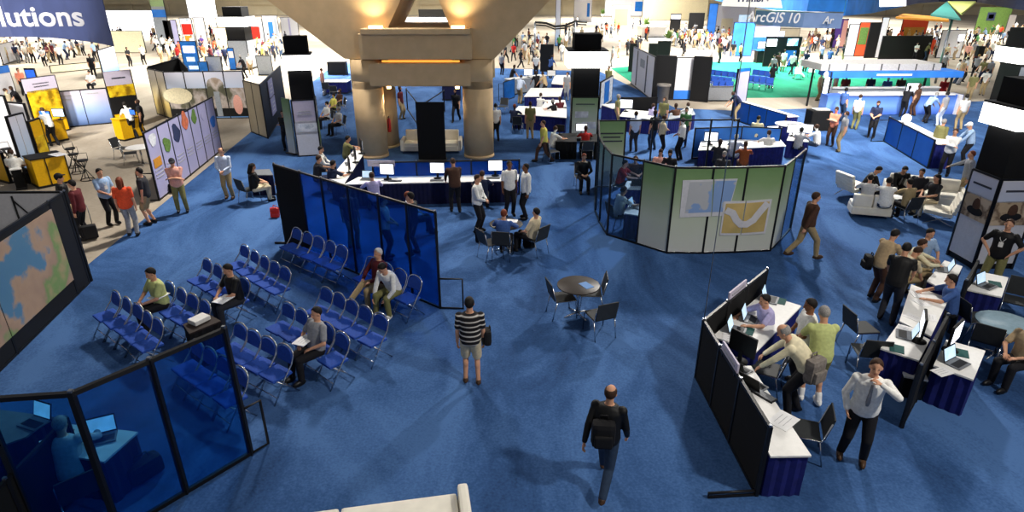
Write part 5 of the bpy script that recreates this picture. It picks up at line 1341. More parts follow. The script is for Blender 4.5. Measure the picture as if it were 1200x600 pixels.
board('red and white booth wall at far left of the pier', 296, 312, 22, 58, 'panel_white', dec=[(-.1, .55, .7, .4, 'red_paint')]); board('blue and white far booth wall beside the flaring pier', 312, 330, 18, 56, 'panel_white', dec=[(0, .5, .3, .6, 'banner_blue'), (.35, .5, .2, .8, 'grey_panel')]); board('far pale booth columns beside the pier arm', 332, 352, 20, 50, 'panel_white', dec=[(0, .5, .1, .9, 'lilac_panel')])
board('cream lounge wall at far left', 128, 172, 36, 62, 'cream'); board('dark red booth panel at far left of crowd', 174, 186, 34, 58, 'maroon_panel') if 'maroon_panel' in M else None
# ---- behind the pier and left of the computer area
counter('dark counter with white monitor behind the booth tower', 384, 406, 88, 1.0, .8, 'black', 'black'); counter('blue skirted white table behind the booth tower', 378, 408, 110, .76, 1.2); 
far_chair('silver chair at the blue skirted table behind the booth tower', 384, 112, 0); far_chair('second silver chair at the blue skirted table behind the tower', 393, 116, 0)
for u, v, sh, lab, hr in ((392, 128, 'yellow', 'person in yellow shirt seated right of the booth tower', 'black'), (384, 139, 'white', 'person in white shirt seated right of the booth tower', 'black'), (398, 146, 'lightgrey', 'person in grey shirt leaning back in a chair beside the pier', 'grey'), (399, 122, 'brown', 'person in brown sitting behind the yellow shirt', 'brown')): mids(u, v, 'back', 240, sh, 'black', lab, hair=hr); far_chair('dark chair under the ' + lab.replace('person in ', '').split(' seated')[0].split(' leaning')[0].split(' sitting')[0] + ' sitter beside the tower', u + 1, v + 11, 240)
mid(380, 112, 'stand', 100, 'pink', 'grey', 'person half hidden behind the right side of the booth tower')
partition('metal_rail_frame', 'black metal frame rail seen through the pier opening', 'frame', [(476, 104), (492, 124), (520, 106)], 1.2, [None, None], post=.04)
mid(535, 143, 'walk', 200, 'black', 'black', 'person in dark clothes walking inside the pier opening', hair='brown'); mid(471, 140, 'stand', 120, 'maroon', 'khaki', 'person in red plaid seen beside the lit rear leg'); mid(581, 166, 'stand', 350, 'white', 'black', 'person in white shirt beside the right pier leg', hair='black')
counter('navy counter seen through the pier opening', 518, 540, 118, .9, .7, 'skirt_navy', 'skirt_navy'); far_chair('dark chair right of the pier leg', 589, 134, 200)
mid(588, 88, 'stand', 30, 'grey', 'black', 'person in grey standing right of the pier beam'); mid(592, 74, 'walk', 60, 'black', 'black', 'person in black walking with a case above the blue carpet edge')
# ---- computer area by the middle tower
pb = [G(u, v, 1.2) for u, v in ((590, 96), (603, 92))]; partition('blue_acrylic_screen', 'bright blue acrylic screen at the left end of the computer desks', 'partition', [(p.x, p.y, 0) for p in pb], 1.2, 'bright_blue', feet=[(0, (-.3, .0), 1.1)])
def pt(label, quad, **k): return ptable(label, None, .76, pts=qz([G(u, v, .76) for u, v in quad], .76), **k)
counter('long pale grey counter at the back of the computer desks', 599, 641, (112, 106), 1.0, .7, 'white_top', 'grey_panel', dec=[-.25, .25])
pt('white table with computers, upper one left of the middle tower', [(614, 113), (657, 113), (660, 103), (622, 103)]); pt('white table with navy skirt, lower one left of the middle tower', [(599, 133), (664, 138), (664, 127), (608, 124)]); pt('short white table touching the left side of the middle tower', [(634, 126), (664, 125), (662, 117), (640, 117)], skirt='black_cloth')
pt('blue skirted table behind the middle tower', [(646, 98), (668, 100), (668, 88), (650, 88)]); pt('black skirted laptop table before the middle tower', [(651, 166), (676, 166), (676, 156), (655, 156)], skirt='black_cloth', top='black'); pt('second black skirted table at right of the laptop table', [(680, 166), (703, 166), (702, 157), (682, 157)], skirt='black_cloth', top='black')
screen('monitor with white screen at the back computer counter', 619, 91, 1.0, 0, .6); screen('white laptop screen left of the red shirt', 656, 158, .76, 200, .4, 'screen_pale'); screen('white screen before the red shirt', 681, 158, .76, 0, .5); screen('white box printer on blue table behind tower', 646, 92, .76, 0, .6, 'paper', 'printer')
for i, (u, v, sh, tr, pose, dg, lab) in enumerate((
    (621, 163, 'olive', 'khaki', 'stand', 350, 'person in olive shirt and pale trousers standing with back turned at computer desks'), (609, 122, 'paleblue', 'khaki', 'lean', 30, 'person in pale blue shirt standing at the left end of the computer desks'), (638, 117, 'tan', 'black', 'lean', 300, 'person in tan shirt leaning over the upper computer table'), (629, 116, 'black', 'black', 'lean', 330, 'person in black beside the tan shirt at the computer tables'),
    (664, 118, 'grey', 'grey', 'stand', 200, 'person in grey standing against the left side of the middle tower'), (645, 92, 'blue', 'black', 'lean', 30, 'person in blue leaning over the table behind the tower'), (628, 90, 'white', 'black', 'stand', 180, 'person in white behind the back computer counter'), (600, 106, 'black', 'black', 'lean', 90, 'person in black by the blue acrylic screen'))):
    mid(u, v, pose, dg, sh, tr, lab)
for u, v, sh, dg, lab, hr in ((602, 143, 'navy', 20, 'person with red hair seated at lower computer table', 'red'), (650, 136, 'black', 300, 'grey haired person in black seated at lower computer table', 'grey'), (657, 133, 'maroon', 330, 'person in maroon seated beside the middle tower', 'brown'), (632, 128, 'white', 30, 'person in white seated behind the olive shirt', 'brown')): mids(u, v, 'desk', dg, sh, 'black', lab, hair=hr)
mids(647, 172, 'desk', 60, 'white', 'grey', 'person in white shirt seated at the black skirted laptop table', hair='brown'); mids(686, 172, 'desk', 350, 'red', 'black', 'person in red shirt seated before the middle tower', hair='brown'); far_chair('dark chair under the red shirt before the middle tower', 686, 188, 350); far_chair('dark chair under the white shirt at the laptop table', 646, 190, 60); far_chair('dark chair at the lower computer table', 607, 156, 10)
seat(683, 208, 'sit', 170, 'black', 'black', 'person in black seated alone left of the many-sided booth', hair='red', sleeve='long'); gchair(682, 206.5, 170, 'dark chair under the lone seated person in black')
counter('blue counter with white brochures right of the middle tower', 703, 716, (143, 148), .9, .8, 'white_top', 'skirt_blue'); board('blue brochure board right of the middle tower', 702, 716, 92, (128, 118), 'poster_mix', dec=[(0, .5, .4, .8, 'bright_blue')])
mid(712, 108, 'walk', 200, 'olive', 'grey', 'person in dark shirt with backpack walking on the pale aisle', hair='black')
# ---- desks behind the many-sided booth
pt('long white desk behind the many-sided booth', [(726, 136), (768, 140), (770, 131), (732, 128)]); board('black back panel of the long white desk', 726, 768, 114, (142, 142), 'black', th=.05); screen('white monitor on the long desk behind the booth', 733, 131, .76, 10, .7)
for u, v, sh, tr, pose, dg, lab, hr in ((742, 178, 'paleblue', 'charcoal', 'stand', 340, 'person in pale blue shirt with dark bag behind the booth', 'brown'), (764, 176, 'black', 'jeans', 'stand', 320, 'person in black shirt with bag behind the booth', 'brown'), (773, 184, 'beige', 'black', 'arms', 80, 'person in pale patterned top behind the booth', 'brown'), (796, 188, 'white', 'black', 'front', 290, 'person in white polo and black trousers behind the booth', 'brown'), (800, 172, 'green', 'navy', 'stand', 190, 'person in green shirt behind the white polo', 'black'),
    (722, 152, 'olive', 'khaki', 'stand', 90, 'person in olive at the left end of long desk', 'grey'), (775, 156, 'olive', 'jeans', 'stand', 200, 'person in drab shirt standing before the grey bin', 'brown'), (870, 142, 'navy', 'khaki', 'bend', 250, 'person in navy shirt and khaki trousers bending to the left', 'brown')): mid(u - (8 if 'bending' in lab else 0), v, pose, dg, sh, tr, lab, hair=hr)
for u, v, sh, dg, lab in ((792, 142, 'brown', 330, 'person in brown shirt seated by the pale desk'), (806, 141, 'white', 330, 'person in white shirt seated with back turned by pale desk'), (762, 142, 'lavender', 40, 'person in lavender seated at the long desk')): mids(u, v, 'desk', dg, sh, 'jeans', lab)
pt('pale desk with open boxes beside the black and white stand', [(783, 140), (815, 134), (812, 128), (786, 130)], top='grey_panel')
p = up(776, 121); t = thing('waste_bin', 'tall grey round bin in front of the black and white stand', 'bin', p); b = MB(); b.lathe([(.3, 0), (.33, .02), (.36, 1.0), (.42, 1.02), (.42, 1.16), (.2, 1.16), (.2, 1.0)], (0, 0, 0), 'bin_grey', 24); b.build('body', t); b = MB(); b.lathe([(.01, 1.08), (.2, 1.1)], (0, 0, 0), 'black', 20); b.build('opening', t)
# black and white stand on the green carpet
board('white panel of the black and white stand, left wing', 740, 764, 60, (98, 117), 'panel_white', dec=[(-.25, .5, .04, .9, 'frame_black'), (.2, .5, .04, .9, 'frame_black'), (.0, .7, .2, .2, 'grey_panel')])
board('black panel of the black and white stand, middle', 765, 788, 65, (116, 117), 'black'); board('pale grey panel with blue foot in the black and white stand', 788, 809, 67, 117, 'panel_white', dec=[(0, .12, .94, .22, 'banner_blue')]); board('black panel of the black and white stand, right end', 808, 829, 66, (118, 120), 'black')
board('tall black arch panel behind the stand, left', 736, 744, 51, 84, 'black'); board('tall black arch panel behind the stand, right', 768, 783, 48, 84, 'black'); board('dark small arch panel between the arches', 758, 768, 51, 84, 'black')
board('tall pale lilac banner stand on the blue carpet edge', 857, 871, 80, (137, 135), 'lilac_panel', name='banner_stand', cat='banner stand', dec=[(0, .97, .9, .06, 'bright_blue')])
# blue chairs on the green carpet
for r_, (u0, v0, n) in enumerate(((829, 104, 4), (833, 96, 5), (838, 110, 3), (878, 104, 4), (884, 96, 3))):
    for i in range(n): far_chair('blue chair on the green carpet beyond the aisle', u0 + i * 7.5, v0 + i * 1.0, 200, 'chair_blue', 'blue chairs on the green carpet')
counter('long dark low wall at the front of the green seating area', 822, 858, 119, .9, .2, 'frame_black', 'plastic_grey'); counter('white low bench left on the green carpet', 828, 844, 101, .45, .5, 'white_top', 'white_paint')
# blue acrylic counter and booth tables
a0, a1 = G(861, 117, 1.05), G(922, 134.5, 1.05)
partition('blue_acrylic_counter', 'bright blue acrylic counter front beyond the many-sided booth', 'counter', [(a0.x, a0.y, 0), (*a0.lerp(a1, .33).xy, 0), (*a0.lerp(a1, .66).xy, 0), (a1.x, a1.y, 0)], 1.05, 'acrylic_blue')
nn = V((a1.y - a0.y, a0.x - a1.x, 0)).normalized(); nn = nn if nn.y > 0 else -nn
ptable('white shelf behind the bright blue acrylic counter', None, .95, pts=qz([a0 + nn * .1, a1 + nn * .1, a1 + nn * .7, a0 + nn * .7], .95))
p = G(926, 145, .9); t = thing('oval_table', 'white oval table at the end of the blue acrylic counter', 'table', (p.x, p.y, 0)); b = MB(); b.lathe([(.62, .87), (.65, .885), (.65, .9)], (0, 0, 0), 'white_top', 32); b.build('tabletop', t); b = MB(); b.lathe([(.45, .012), (.5, .45), (.58, .87)], (0, 0, 0), 'skirt_blue', 32); b.build('skirt', t)
pt('long white booth table with white screens before the acrylic counter', [(818, 176), (921, 171), (912, 160), (822, 164)], name='table')
pp2 = [G(u, v, 1.3) for u, v in ((815, 150), (870, 148), (916, 150))]; partition('blue_low_panel', 'low blue panel wall behind the long white booth table', 'partition', [(p.x, p.y, 0) for p in pp2], 1.3, 'banner_blue')
for u, v, dg in ((832, 170, 10), (867, 163, 0), (903, 162, -10), (943, 160, 20), (928, 160, 0)): screen('white screen on the long booth table beyond the many-sided booth', u, v, .76, dg, .55)
pt('small white table with white screens right of the long booth table', [(922, 164), (948, 166), (944, 156), (926, 155)])
for u, v, sh, tr, dg, lab, hr, pose in ((840, 190, 'charcoal', 'black', 10, 'person in dark suit seated at the long booth table', 'brown', 'desk'), (859, 183, 'paleblue', 'grey', 10, 'white haired person seated at the long booth table', 'white', 'desk'), (871, 193, 'rust', 'brown', 350, 'person in rust patterned shirt at the long booth table', 'brown', 'desk'), (881, 176, 'cream', 'black', 10, 'person in cream shirt with dark cap at the booth table', 'black', 'lean'), (899, 178, 'white', 'black', 340, 'person in white shirt seated at the right of booth table', 'brown', 'desk'),
    (846, 205, 'charcoal', 'black', 190, 'balding person in dark coat seated inside the many-sided booth', 'bald', 'sit'), (934, 174, 'grey', 'black', 20, 'person in grey with headset at the small white table', 'black', 'desk'), (957, 170, 'white', 'jeans', 290, 'person in white shirt seated right of the small white table', 'brown', 'desk'),
    (783, 203, 'black', 'black', 180, 'dark haired person whose head shows above the booth panel', 'black', 'sit'), (772, 202, 'pink', 'black', 180, 'person in pink whose head shows above the booth panel', 'brown', 'sit')):
    mids(u, v, pose, dg, sh, tr, lab, hair='grey' if hr == 'bald' else hr) if pose != 'lean' else mid(u, v + 8, pose, dg, sh, tr, lab, hair=hr)
# inside the many-sided booth, left part
for u, v, sh, dg, lab, hr in ((724, 252, 'white', 60, 'person in white shirt seated inside the clear booth panels', 'brown'), (726, 216, 'red', 100, 'person in red shirt seated inside the clear booth panels', 'black'), (743, 210, 'brown', 180, 'person in brown shirt seated inside the booth beside the red shirt', 'brown')): seat(u, v, 'desk', dg, sh, 'black', lab, hair=hr); gchair(u, v + 1, dg, 'dark chair under the ' + lab.split(' seated')[0].replace('person in ', '') + ' inside the booth')
pt('white table with blue skirt at the clear end of the booth', [(731, 250), (752, 253), (756, 240), (738, 238)]); pt('second white table inside the booth by the red shirt', [(730, 221), (756, 222), (757, 213), (735, 212)]); put(LAP, 745, 243, .76, 300, 'laptop on the white table at the clear booth end'); put(LAP, 745, 217, .76, 180, 'laptop on the table before the red shirt')
mat('canopy_grey', 'a4a3a2', .7)
# ---- right: staffed bar with blue canopy
ba0, ba1 = up(966, 135), up(1123, 134)
t = thing('service_bar', 'long staffed bar with grey and blue canopy bands at upper right', 'service bar', (ba0 + ba1) / 2, math.atan2(ba1.y - ba0.y, ba1.x - ba0.x)); L = (ba1 - ba0).length; bm_ = (ba0 + ba1) / 2
b = MB(); b.box((0, .4, .55), (L, .8, 1.06), 'counter_fade'); b.build('counter_body', t); b = MB(); b.box((L * .03, .4, 1.10), (L * .80, .95, .06), 'white_top'); b.build('countertop', t)
b = MB(); b.box((L * .03, 1.5, 1.28), (L * .82, .4, .06), 'white_top'); b.box((L * .03, 1.6, .64), (L * .82, .3, 1.24), 'grey_panel'); b.build('back_shelf', t)
zc0, zc1 = ZAT(bm_ + V((0, 1.4, 0)), 89), ZAT(bm_ + V((0, 1.4, 0)), 82); zg0, zg1 = ZAT(bm_ + V((0, 2.2, 0)), 80), ZAT(bm_ + V((0, 2.2, 0)), 72.5)
b = MB(); b.box((L * .03, 1.4, (zc0 + zc1) / 2), (L * .97, 1.6, zc1 - zc0), 'banner_blue'); b.build('blue_canopy', t); b = MB(); b.box((0, .59, (zc0 + zc1) / 2), (L * .26, .02, (zc1 - zc0) * .3), 'panel_white'); b.build('printed_strip', t)
b = MB(); b.box((-L * .06, 2.4, (zg0 + zg1) / 2), (L * .9, 2.4, zg1 - zg0), 'canopy_grey')
for k in range(-3, 4): b.box((-L * .06 + k * L * .13, 1.19, (zg0 + zg1) / 2), (.05, .03, zg1 - zg0), 'frame_black')
b.build('grey_canopy', t)
for sx in (-1, 1):
    for yy in (.75, 2.9): b = MB(); b.box((sx * L * .45, yy, zc1 / 2), (.09, .09, zc1), 'frame_black'); b.build('post', t)
b = MB(); b.box((L * .47, .3, .55), (L * .03, .84, 1.08), 'panel_white'); b.build('end_panel', t)
screen('white monitor on the staffed bar', 1067, 111, 1.13, 0, .7)
for u, v, sh, dg, lab, tr in ((1034, 126, 'blue', 180, 'person in blue behind the staffed bar', 'black'), (986, 124, 'maroon', 180, 'person in dark red behind the left end of the bar', 'black'), (1015, 124, 'navy', 180, 'person in navy behind the staffed bar', 'black'), (1100, 128, 'red', 200, 'person in red shirt behind the right end of the bar', 'black'), (1050, 125, 'brown', 180, 'person in brown behind the staffed bar', 'black')): mid(u, v - 3, 'lean' if sh == 'blue' else 'stand', dg, sh, tr, lab)
for u, v, sh, tr, pose, dg, lab, hr in ((1000, 152, 'white', 'olive', 'stand', 20, 'person in white polo seen from behind before the bar', 'brown'), (1020, 162, 'navy', 'black', 'front', 190, 'person in navy polo facing viewer before the bar', 'brown'), (972, 171, 'salmon', 'brown', 'arms', 200, 'person in salmon top standing right of the booth tables', 'brown'), (983, 178, 'grey', 'khaki', 'stand', 250, 'person in grey shirt and khaki trousers beside salmon top', 'brown'), (984, 142, 'blue', 'jeans', 'stand', 40, 'person in denim with backpack at the bar front', 'black'),
    (1056, 138, 'black', 'black', 'lean', 20, 'person in black leaning on the bar front', 'black'), (1069, 136, 'brown', 'brown', 'stand', 300, 'person in brown beside the black shirt at the bar', 'brown'), (1083, 144, 'lightblue', 'black', 'bend', 40, 'person in light blue bending at the blue counters', 'grey'), (1100, 148, 'grey', 'paleblue', 'stand', 300, 'person in grey beside the bending light blue shirt', 'black'), (1122, 152, 'lightgrey', 'khaki', 'stand', 330, 'person in pale shirt with bag at right end of the bar', 'black'), (1134, 118, 'olive', 'khaki', 'stand', 190, 'person in cap behind the right end of bar', 'grey'),
    (957, 118, 'beige', 'khaki', 'stand', 100, 'person in beige left of the white globe lamp', 'black'), (975, 118, 'lightgrey', 'khaki', 'stand', 260, 'person in pale grey right of the white globe lamp', 'black'), (1150, 112, 'white', 'khaki', 'lean', 200, 'person in white bending above the right edge tower', 'brown')): mid(u, v, pose, dg, sh, tr, lab, hair=hr)
p = up(956, 152); t = thing('info_stand', 'black skirted stand with white screen and globe lamp', 'stand', p); b = MB(); b.box((0, 0, .5), (1.0, .8, .98), 'black_cloth', bev=.05); b.build('table_skirt', t); b = MB(); b.box((.1, .1, 1.0), (.7, .5, .05), 'white_top'); b.build('tabletop', t)
p = up(963, 130); t = thing('sign_stand', 'upright white screen stand topped by a white globe', 'sign stand', p); zs1 = ZAT(p, 92); zs0 = ZAT(p, 110); b = MB(); b.box((0, 0, (zs0 + zs1) / 2), (.5, .12, zs1 - zs0), 'black', bev=.02); b.build('casing', t); b = MB(); b.box((0, -.07, (zs0 + zs1) / 2), (.42, .01, (zs1 - zs0) * .92), 'screen_white'); b.build('screen', t); b = MB(); b.cyl((0, 0, .02), (0, 0, zs0), .05, 'black'); b.lathe([(.3, 0), (.3, .03), (.05, .05)], (0, 0, 0), 'black'); b.build('pole', t); b = MB(); b.ball((0, 0, zs1 + .2), (.26, .26, .24), 'lightbox'); b.build('globe', t)
# blue counters right
c0, c1 = G(1043, 137, 1.15), G(1096, 164, 1.15); cp = [V((*c0.lerp(c1, i / 3).xy, 0)) for i in range(4)]
partition('blue_acrylic_counter', 'row of blue acrylic panels with white counter behind at right', 'counter', [tuple(q) for q in cp], 1.15, 'acrylic_blue', feet=[(0, (-.6, .0), 1.0)])
nn = V((c1.y - c0.y, c0.x - c1.x, 0)).normalized(); nn = nn if nn.x > 0 else -nn
ptable('white topped counter behind the blue acrylic panels at right', None, 1.0, pts=qz([V((*c0.xy, 1)) + nn * .12, V((*c1.xy, 1)) + nn * .12, V((*c1.xy, 1)) + nn * .8, V((*c0.xy, 1)) + nn * .8], 1.0))
p = V((*c0.xy, 0)) + nn * .5 + (c1 - c0).normalized() * .5; t = thing('globe_lamp', 'small white globe lamp at the end of the white counter', 'lamp', (p.x, p.y, 1.0)); b = MB(); b.ball((0, 0, .2), (.19, .19, .18), 'lightbox'); b.build('globe', t); b = MB(); b.lathe([(.14, 0), (.14, .03), (.06, .06)], (0, 0, 0), 'steel'); b.build('base', t)
# ---- far right quarter
board('blue tall booth wall under the blue banner, left', 826, 836, 4, 52, 'banner_blue'); board('white booth wall with bright pictures under the banner', 836, 880, 5, 46, 'panel_white', dec=[(.25, .45, .3, .5, 'screen_pale'), (-.2, .4, .3, .4, 'cream')]); board('blue booth partition at the upper right', 855, 880, 26, 66, 'banner_blue'); board('blue and grey booth wall under the slate strip', 878, 910, 30, 60, 'lilac_panel', dec=[(0, .3, .9, .5, 'banner_blue')])
board('black video wall with bright screens under the slate strip', 893, 934, 43, 78, 'black', dec=[(-.33, .8, .28, .24, 'screen_white'), (.25, .82, .3, .24, 'screen_mix'), (.25, .3, .3, .5, 'banner_blue')]); board('cream and blue booth wall right of the slate strip', 902, 934, 33, 56, 'tan_panel', dec=[(-.2, .5, .3, .7, 'screen_pale')]); counter('teal topped counter before the black video wall', 886, 900, 74, 1.1, .9, 'bright_blue', 'black')
screen('large white screen on the teal counter', 893, 59.5, 1.1, 0, 1.0)
board('purple and pink poster boards at upper right', 974, 988, 22, 56, 'cloth_purple', dec=[(.3, .5, .4, .9, 'cloth_pink')]); board('white booth panel at upper right beside green poster', 988, 1000, 28, 66, 'panel_white'); board('green and orange poster board at upper right', 1000, 1012, 26, 66, 'cloth_orange', dec=[(0, .6, .8, .5, 'leaf_green')]); board('dark booth panel beside the green poster', 1012, 1024, 26, 68, 'black'); board('pale booth panel at upper right centre', 1024, 1032, 20, 68, 'panel_white')
board('orange booth wall at upper right', 1052, 1082, 22, 50, 'cloth_orange', dec=[(0, .4, .8, .5, 'gold')]); board('grey board with white monitor at upper right', 1096, 1124, 35, 68, 'panel_white', dec=[(.35, .72, .25, .22, 'screen_white')]); board('black curtain booth wall at upper right', 1028, 1086, 42, 72, 'black')
board('dark green booth wall at top right', 1140, 1178, 8, 40, 'leaf_green', dec=[(-.1, .65, .25, .3, 'banner_navy'), (-.1, .65, .15, .15, 'panel_white')]); board('white rounded sign panel at top right', 1175, 1184, 17, 44, 'panel_white')
mat('canopy_teal', '3f8a84', .7); mat('canopy_lime', 'cdd67a', .7); mat('canopy_orange', 'd9953a', .7)
cz = 5.2
t = thing('canopy', 'teal, lime and orange peaked fabric canopy at the top right', 'canopy', G(1115, 14, cz)); o = V(t.location)
def tri(pts, m, nm): b = MB(o); b.extr([G(u, v, z) for u, v, z in pts], (0, .1, .12), m); b.build(nm, t)
tri([(1091, 19, 4.7), (1110, 3.5, 5.2), (1126, 24, 4.5)], 'canopy_teal', 'teal_sail'); tri([(1111, 3, 5.2), (1144, 3, 5.2), (1127, 18, 4.75)], 'canopy_lime', 'lime_sail'); tri([(1050, 22, 4.6), (1112, 26, 4.4), (1112, 23, 4.5), (1060, 18, 4.7)], 'canopy_orange', 'orange_edge'); b = MB(o); q = G(1120, 20, 4.6); b.cyl((q.x, q.y + .3, 0), (q.x, q.y + .3, 4.7), .08, 'steel'); b.build('mast', t)
# centre far: curved tent booth and boards
board('white far booth wall with small blue figure right of the pier', 672, 693, -6, 26, 'panel_white', dec=[(.3, .45, .15, .5, 'bright_blue')]); board('pale blue tall column sign right of the pier', 650, 656, -4, 54, 'sky_fade', name='column_sign', cat='sign'); board('grey dark panel at right of the pier arm', 633, 648, 52, 84, 'black'); board('tan slanted poster at far centre', 716, 738, 6, 34, 'cloth_beige', dec=[(0, .5, .7, .7, 'wood_tan')]); board('white sloping canopy booth at the far centre', 708, 752, -4, 19, 'panel_white', dec=[(.4, .5, .2, .5, 'bright_blue')]); board('white and blue far kiosk left of the crowd', 784, 796, 16, 40, 'black', dec=[(0, .85, .9, .2, 'screen_white')], name='kiosk', cat='kiosk')
board('cream high wall section at the far centre', 752, 828, -8, 24, 'cream'); counter('low white stage at the far centre', 752, 780, 44, 1.4, 4, 'white_top', 'white_paint', name='stage', cat='stage'); board('dark far boxes beside the crowd', 806, 824, 15, 34, 'black')
ca = [onY(u, v, 62) for u, v in ((627, 26), (640, 27), (650, 31), (662, 30), (674, 25), (688, 26))]
t = thing('arched_truss', 'wavy dark truss roof line of a far booth right of the pier', 'truss', ca[0]); o = V(ca[0]); b = MB(o); b.tube([p for p in ca], .10, 'frame_black', 8); b.tube([p + V((0, .4, -.25)) for p in ca], .07, 'frame_black', 6); b.build('roof_tube', t)
for q in (ca[0], ca[-2]): b = MB(o); b.cyl((q.x, q.y, 0), tuple(q), .1, 'steel', 8); b.build('post', t)
for u, v, lab in ((757, 34, 'leafy potted plant on the low white stage'), (783, 52, 'potted plant left of the far crowd'), (706, 20, 'large potted plant at the far centre')):
    p = up(u, v); t = thing('potted_plant', lab, 'plant', p); b = MB(); b.lathe([(.35, 0), (.45, .7), (.4, .7)], (0, 0, 0), 'white_paint', 16); b.build('pot', t); b = MB()
    for k in range(40):
        a = random.random() * 6.28; e = random.uniform(.2, 1.3); L = random.uniform(.8, 1.5); d = V((math.cos(a) * math.cos(e), math.sin(a) * math.cos(e), math.sin(e))); s_ = V((-math.sin(a), math.cos(a), 0)) * .13; o_ = V((0, 0, .65))
        b.add([o_, o_ + d * L * .5 + s_, o_ + d * L, o_ + d * L * .5 - s_], [(0, 1, 2, 3)], 'leaf_green')
    b.build('leaves', t)
# ---- the far crowds
PAL = ['white', 'lightblue', 'grey', 'beige', 'navy', 'black', 'cream', 'paleblue', 'tan', 'charcoal', 'white', 'lightgrey', 'maroon', 'green', 'white', 'orange']
TRS = ['black', 'khaki', 'navy', 'grey', 'charcoal', 'tan', 'jeans', 'black']
POS = ['stand', 'front', 'arms', 'walk', 'stand', 'lean', 'stride', 'stand']
HRS = ['black', 'brown', 'grey', 'brown', 'black', 'blond']
SAY = dict(lightblue='light blue', paleblue='pale blue', lightgrey='light grey', lime='yellow green', tan='tan')
def crowd(where, grp, lst):
    for k, q in enumerate(lst):
        u, v = q[0], q[1]; r = random.Random(u * 131 + v * 17)
        sh = q[2] if len(q) > 2 else r.choice(PAL); tr = q[3] if len(q) > 3 else r.choice(TRS); pose = r.choice(POS); hr = r.choice(HRS)
        mid(u, v, pose, r.randrange(360), sh, tr, '%s haired person, %s top, %s %s' % (hr, SAY.get(sh, sh), SAY.get(tr, tr) + ('' if tr == 'jeans' else ' trousers'), where), hair=hr, h=r.uniform(.95, 1.06), group=grp)
crowd('under the navy banner', 'crowd below the navy banner', [(2, 62), (9, 74, 'cream'), (18, 64, 'lavender'), (25, 72, 'white'), (33, 70, 'white'), (40, 74, 'tan'), (48, 70, 'white'), (54, 78, 'white', 'black'), (60, 73, 'beige'), (66, 70, 'grey'), (72, 76, 'white', 'black'), (79, 70, 'lightblue'), (86, 66, 'white', 'black'), (93, 65, 'navy'), (135, 50, 'charcoal'), (140, 48, 'grey'), (144, 47, 'black'), (153, 78, 'black', 'black'), (146, 60), (170, 76, 'white', 'black')])
crowd('in the bright far left aisle', 'crowd in the far left aisle', [(183, 60, 'white'), (188, 66, 'white'), (193, 62, 'white', 'black'), (180, 52, 'maroon'), (198, 66, 'tan'), (203, 64, 'white'), (211, 78, 'red'), (209, 88, 'charcoal', 'charcoal'), (217, 84, 'beige', 'tan'), (190, 74, 'cream', 'tan'), (199, 72, 'white'), (241, 74, 'orange', 'tan'), (247, 70, 'white'), (253, 66, 'orange'), (260, 79, 'lavender', 'black'), (266, 78, 'navy', 'black'), (250, 78, 'maroon', 'black'), (239, 60, 'purple'), (246, 58, 'white'), (256, 60, 'navy'), (228, 62), (295, 88, 'white'), (288, 92, 'black'), (298, 76, 'white'), (294, 70)])
crowd('between far tower and pier', 'crowd left of the pier', [(303, 62, 'yellow'), (308, 66, 'white'), (313, 70, 'cream'), (318, 66, 'yellow'), (322, 72, 'navy'), (326, 64, 'white'), (331, 70, 'grey'), (316, 58, 'white'), (305, 56, 'orange'), (323, 57, 'lightblue'), (330, 56, 'white'), (336, 54), (342, 48), (301, 74, 'black'), (310, 76, 'yellow', 'black')])
crowd('right of the pier arm', 'crowd right of the pier', [(602, 72, 'red', 'black'), (610, 80, 'black'), (614, 70, 'lightblue'), (619, 76), (624, 72, 'grey'), (629, 78, 'beige'), (633, 70, 'lightgrey'), (621, 64), (629, 62, 'maroon'), (636, 62), (641, 58, 'black'), (658, 72, 'white', 'grey'), (663, 58, 'white'), (667, 52), (655, 60), (645, 76, 'navy')])
crowd('on the bright central aisle', 'walkers on the bright central aisle', [(717, 78, 'lightgrey', 'grey'), (725, 68, 'white', 'tan'), (735, 66, 'black', 'black'), (739, 64, 'brown'), (746, 64, 'charcoal'), (743, 60, 'tan'), (749, 62), (698, 40, 'white'), (710, 38, 'black'), (717, 36, 'white'), (742, 34, 'grey'), (750, 34, 'black'), (720, 36, 'green'), (705, 34)])
crowd('in the far stage crowd', 'crowd before the far stage', [(798, 56, 'gold', 'black'), (803, 54, 'yellow', 'black'), (808, 52, 'cream', 'black'), (813, 56, 'white'), (818, 54, 'gold'), (822, 58, 'lightblue', 'paleblue'), (827, 52, 'yellow'), (831, 56, 'orange'), (836, 58, 'white', 'black'), (840, 54, 'grey'), (845, 60, 'white', 'black'), (849, 54, 'tan'), (853, 58, 'white'), (790, 54, 'paleblue'), (785, 50), (794, 50, 'beige'), (842, 74, 'brown'), (848, 64, 'lightgrey'), (858, 70, 'black'), (866, 72, 'yellow', 'black'), (872, 58, 'grey'), (800, 66, 'charcoal'), (833, 66, 'grey', 'grey'), (846, 48), (838, 46, 'white'), (825, 44, 'white'), (815, 44, 'black')])
crowd('near the black video wall', 'visitors near the video wall', [(904, 92, 'grey', 'black'), (909, 86, 'brown', 'navy'), (938, 74, 'beige', 'khaki'), (942, 66, 'tan', 'navy'), (949, 62, 'orange'), (953, 60, 'white'), (960, 76, 'lavender', 'black'), (970, 80, 'blue', 'navy'), (985, 74, 'charcoal', 'khaki'), (965, 56, 'white'), (957, 54, 'brown'), (969, 54, 'grey'), (946, 54, 'maroon'), (974, 56, 'black'), (980, 60), (926, 88, 'white'), (936, 92, 'white', 'white'), (916, 84, 'white'), (942, 84, 'navy'), (903, 104, 'black', 'black')])
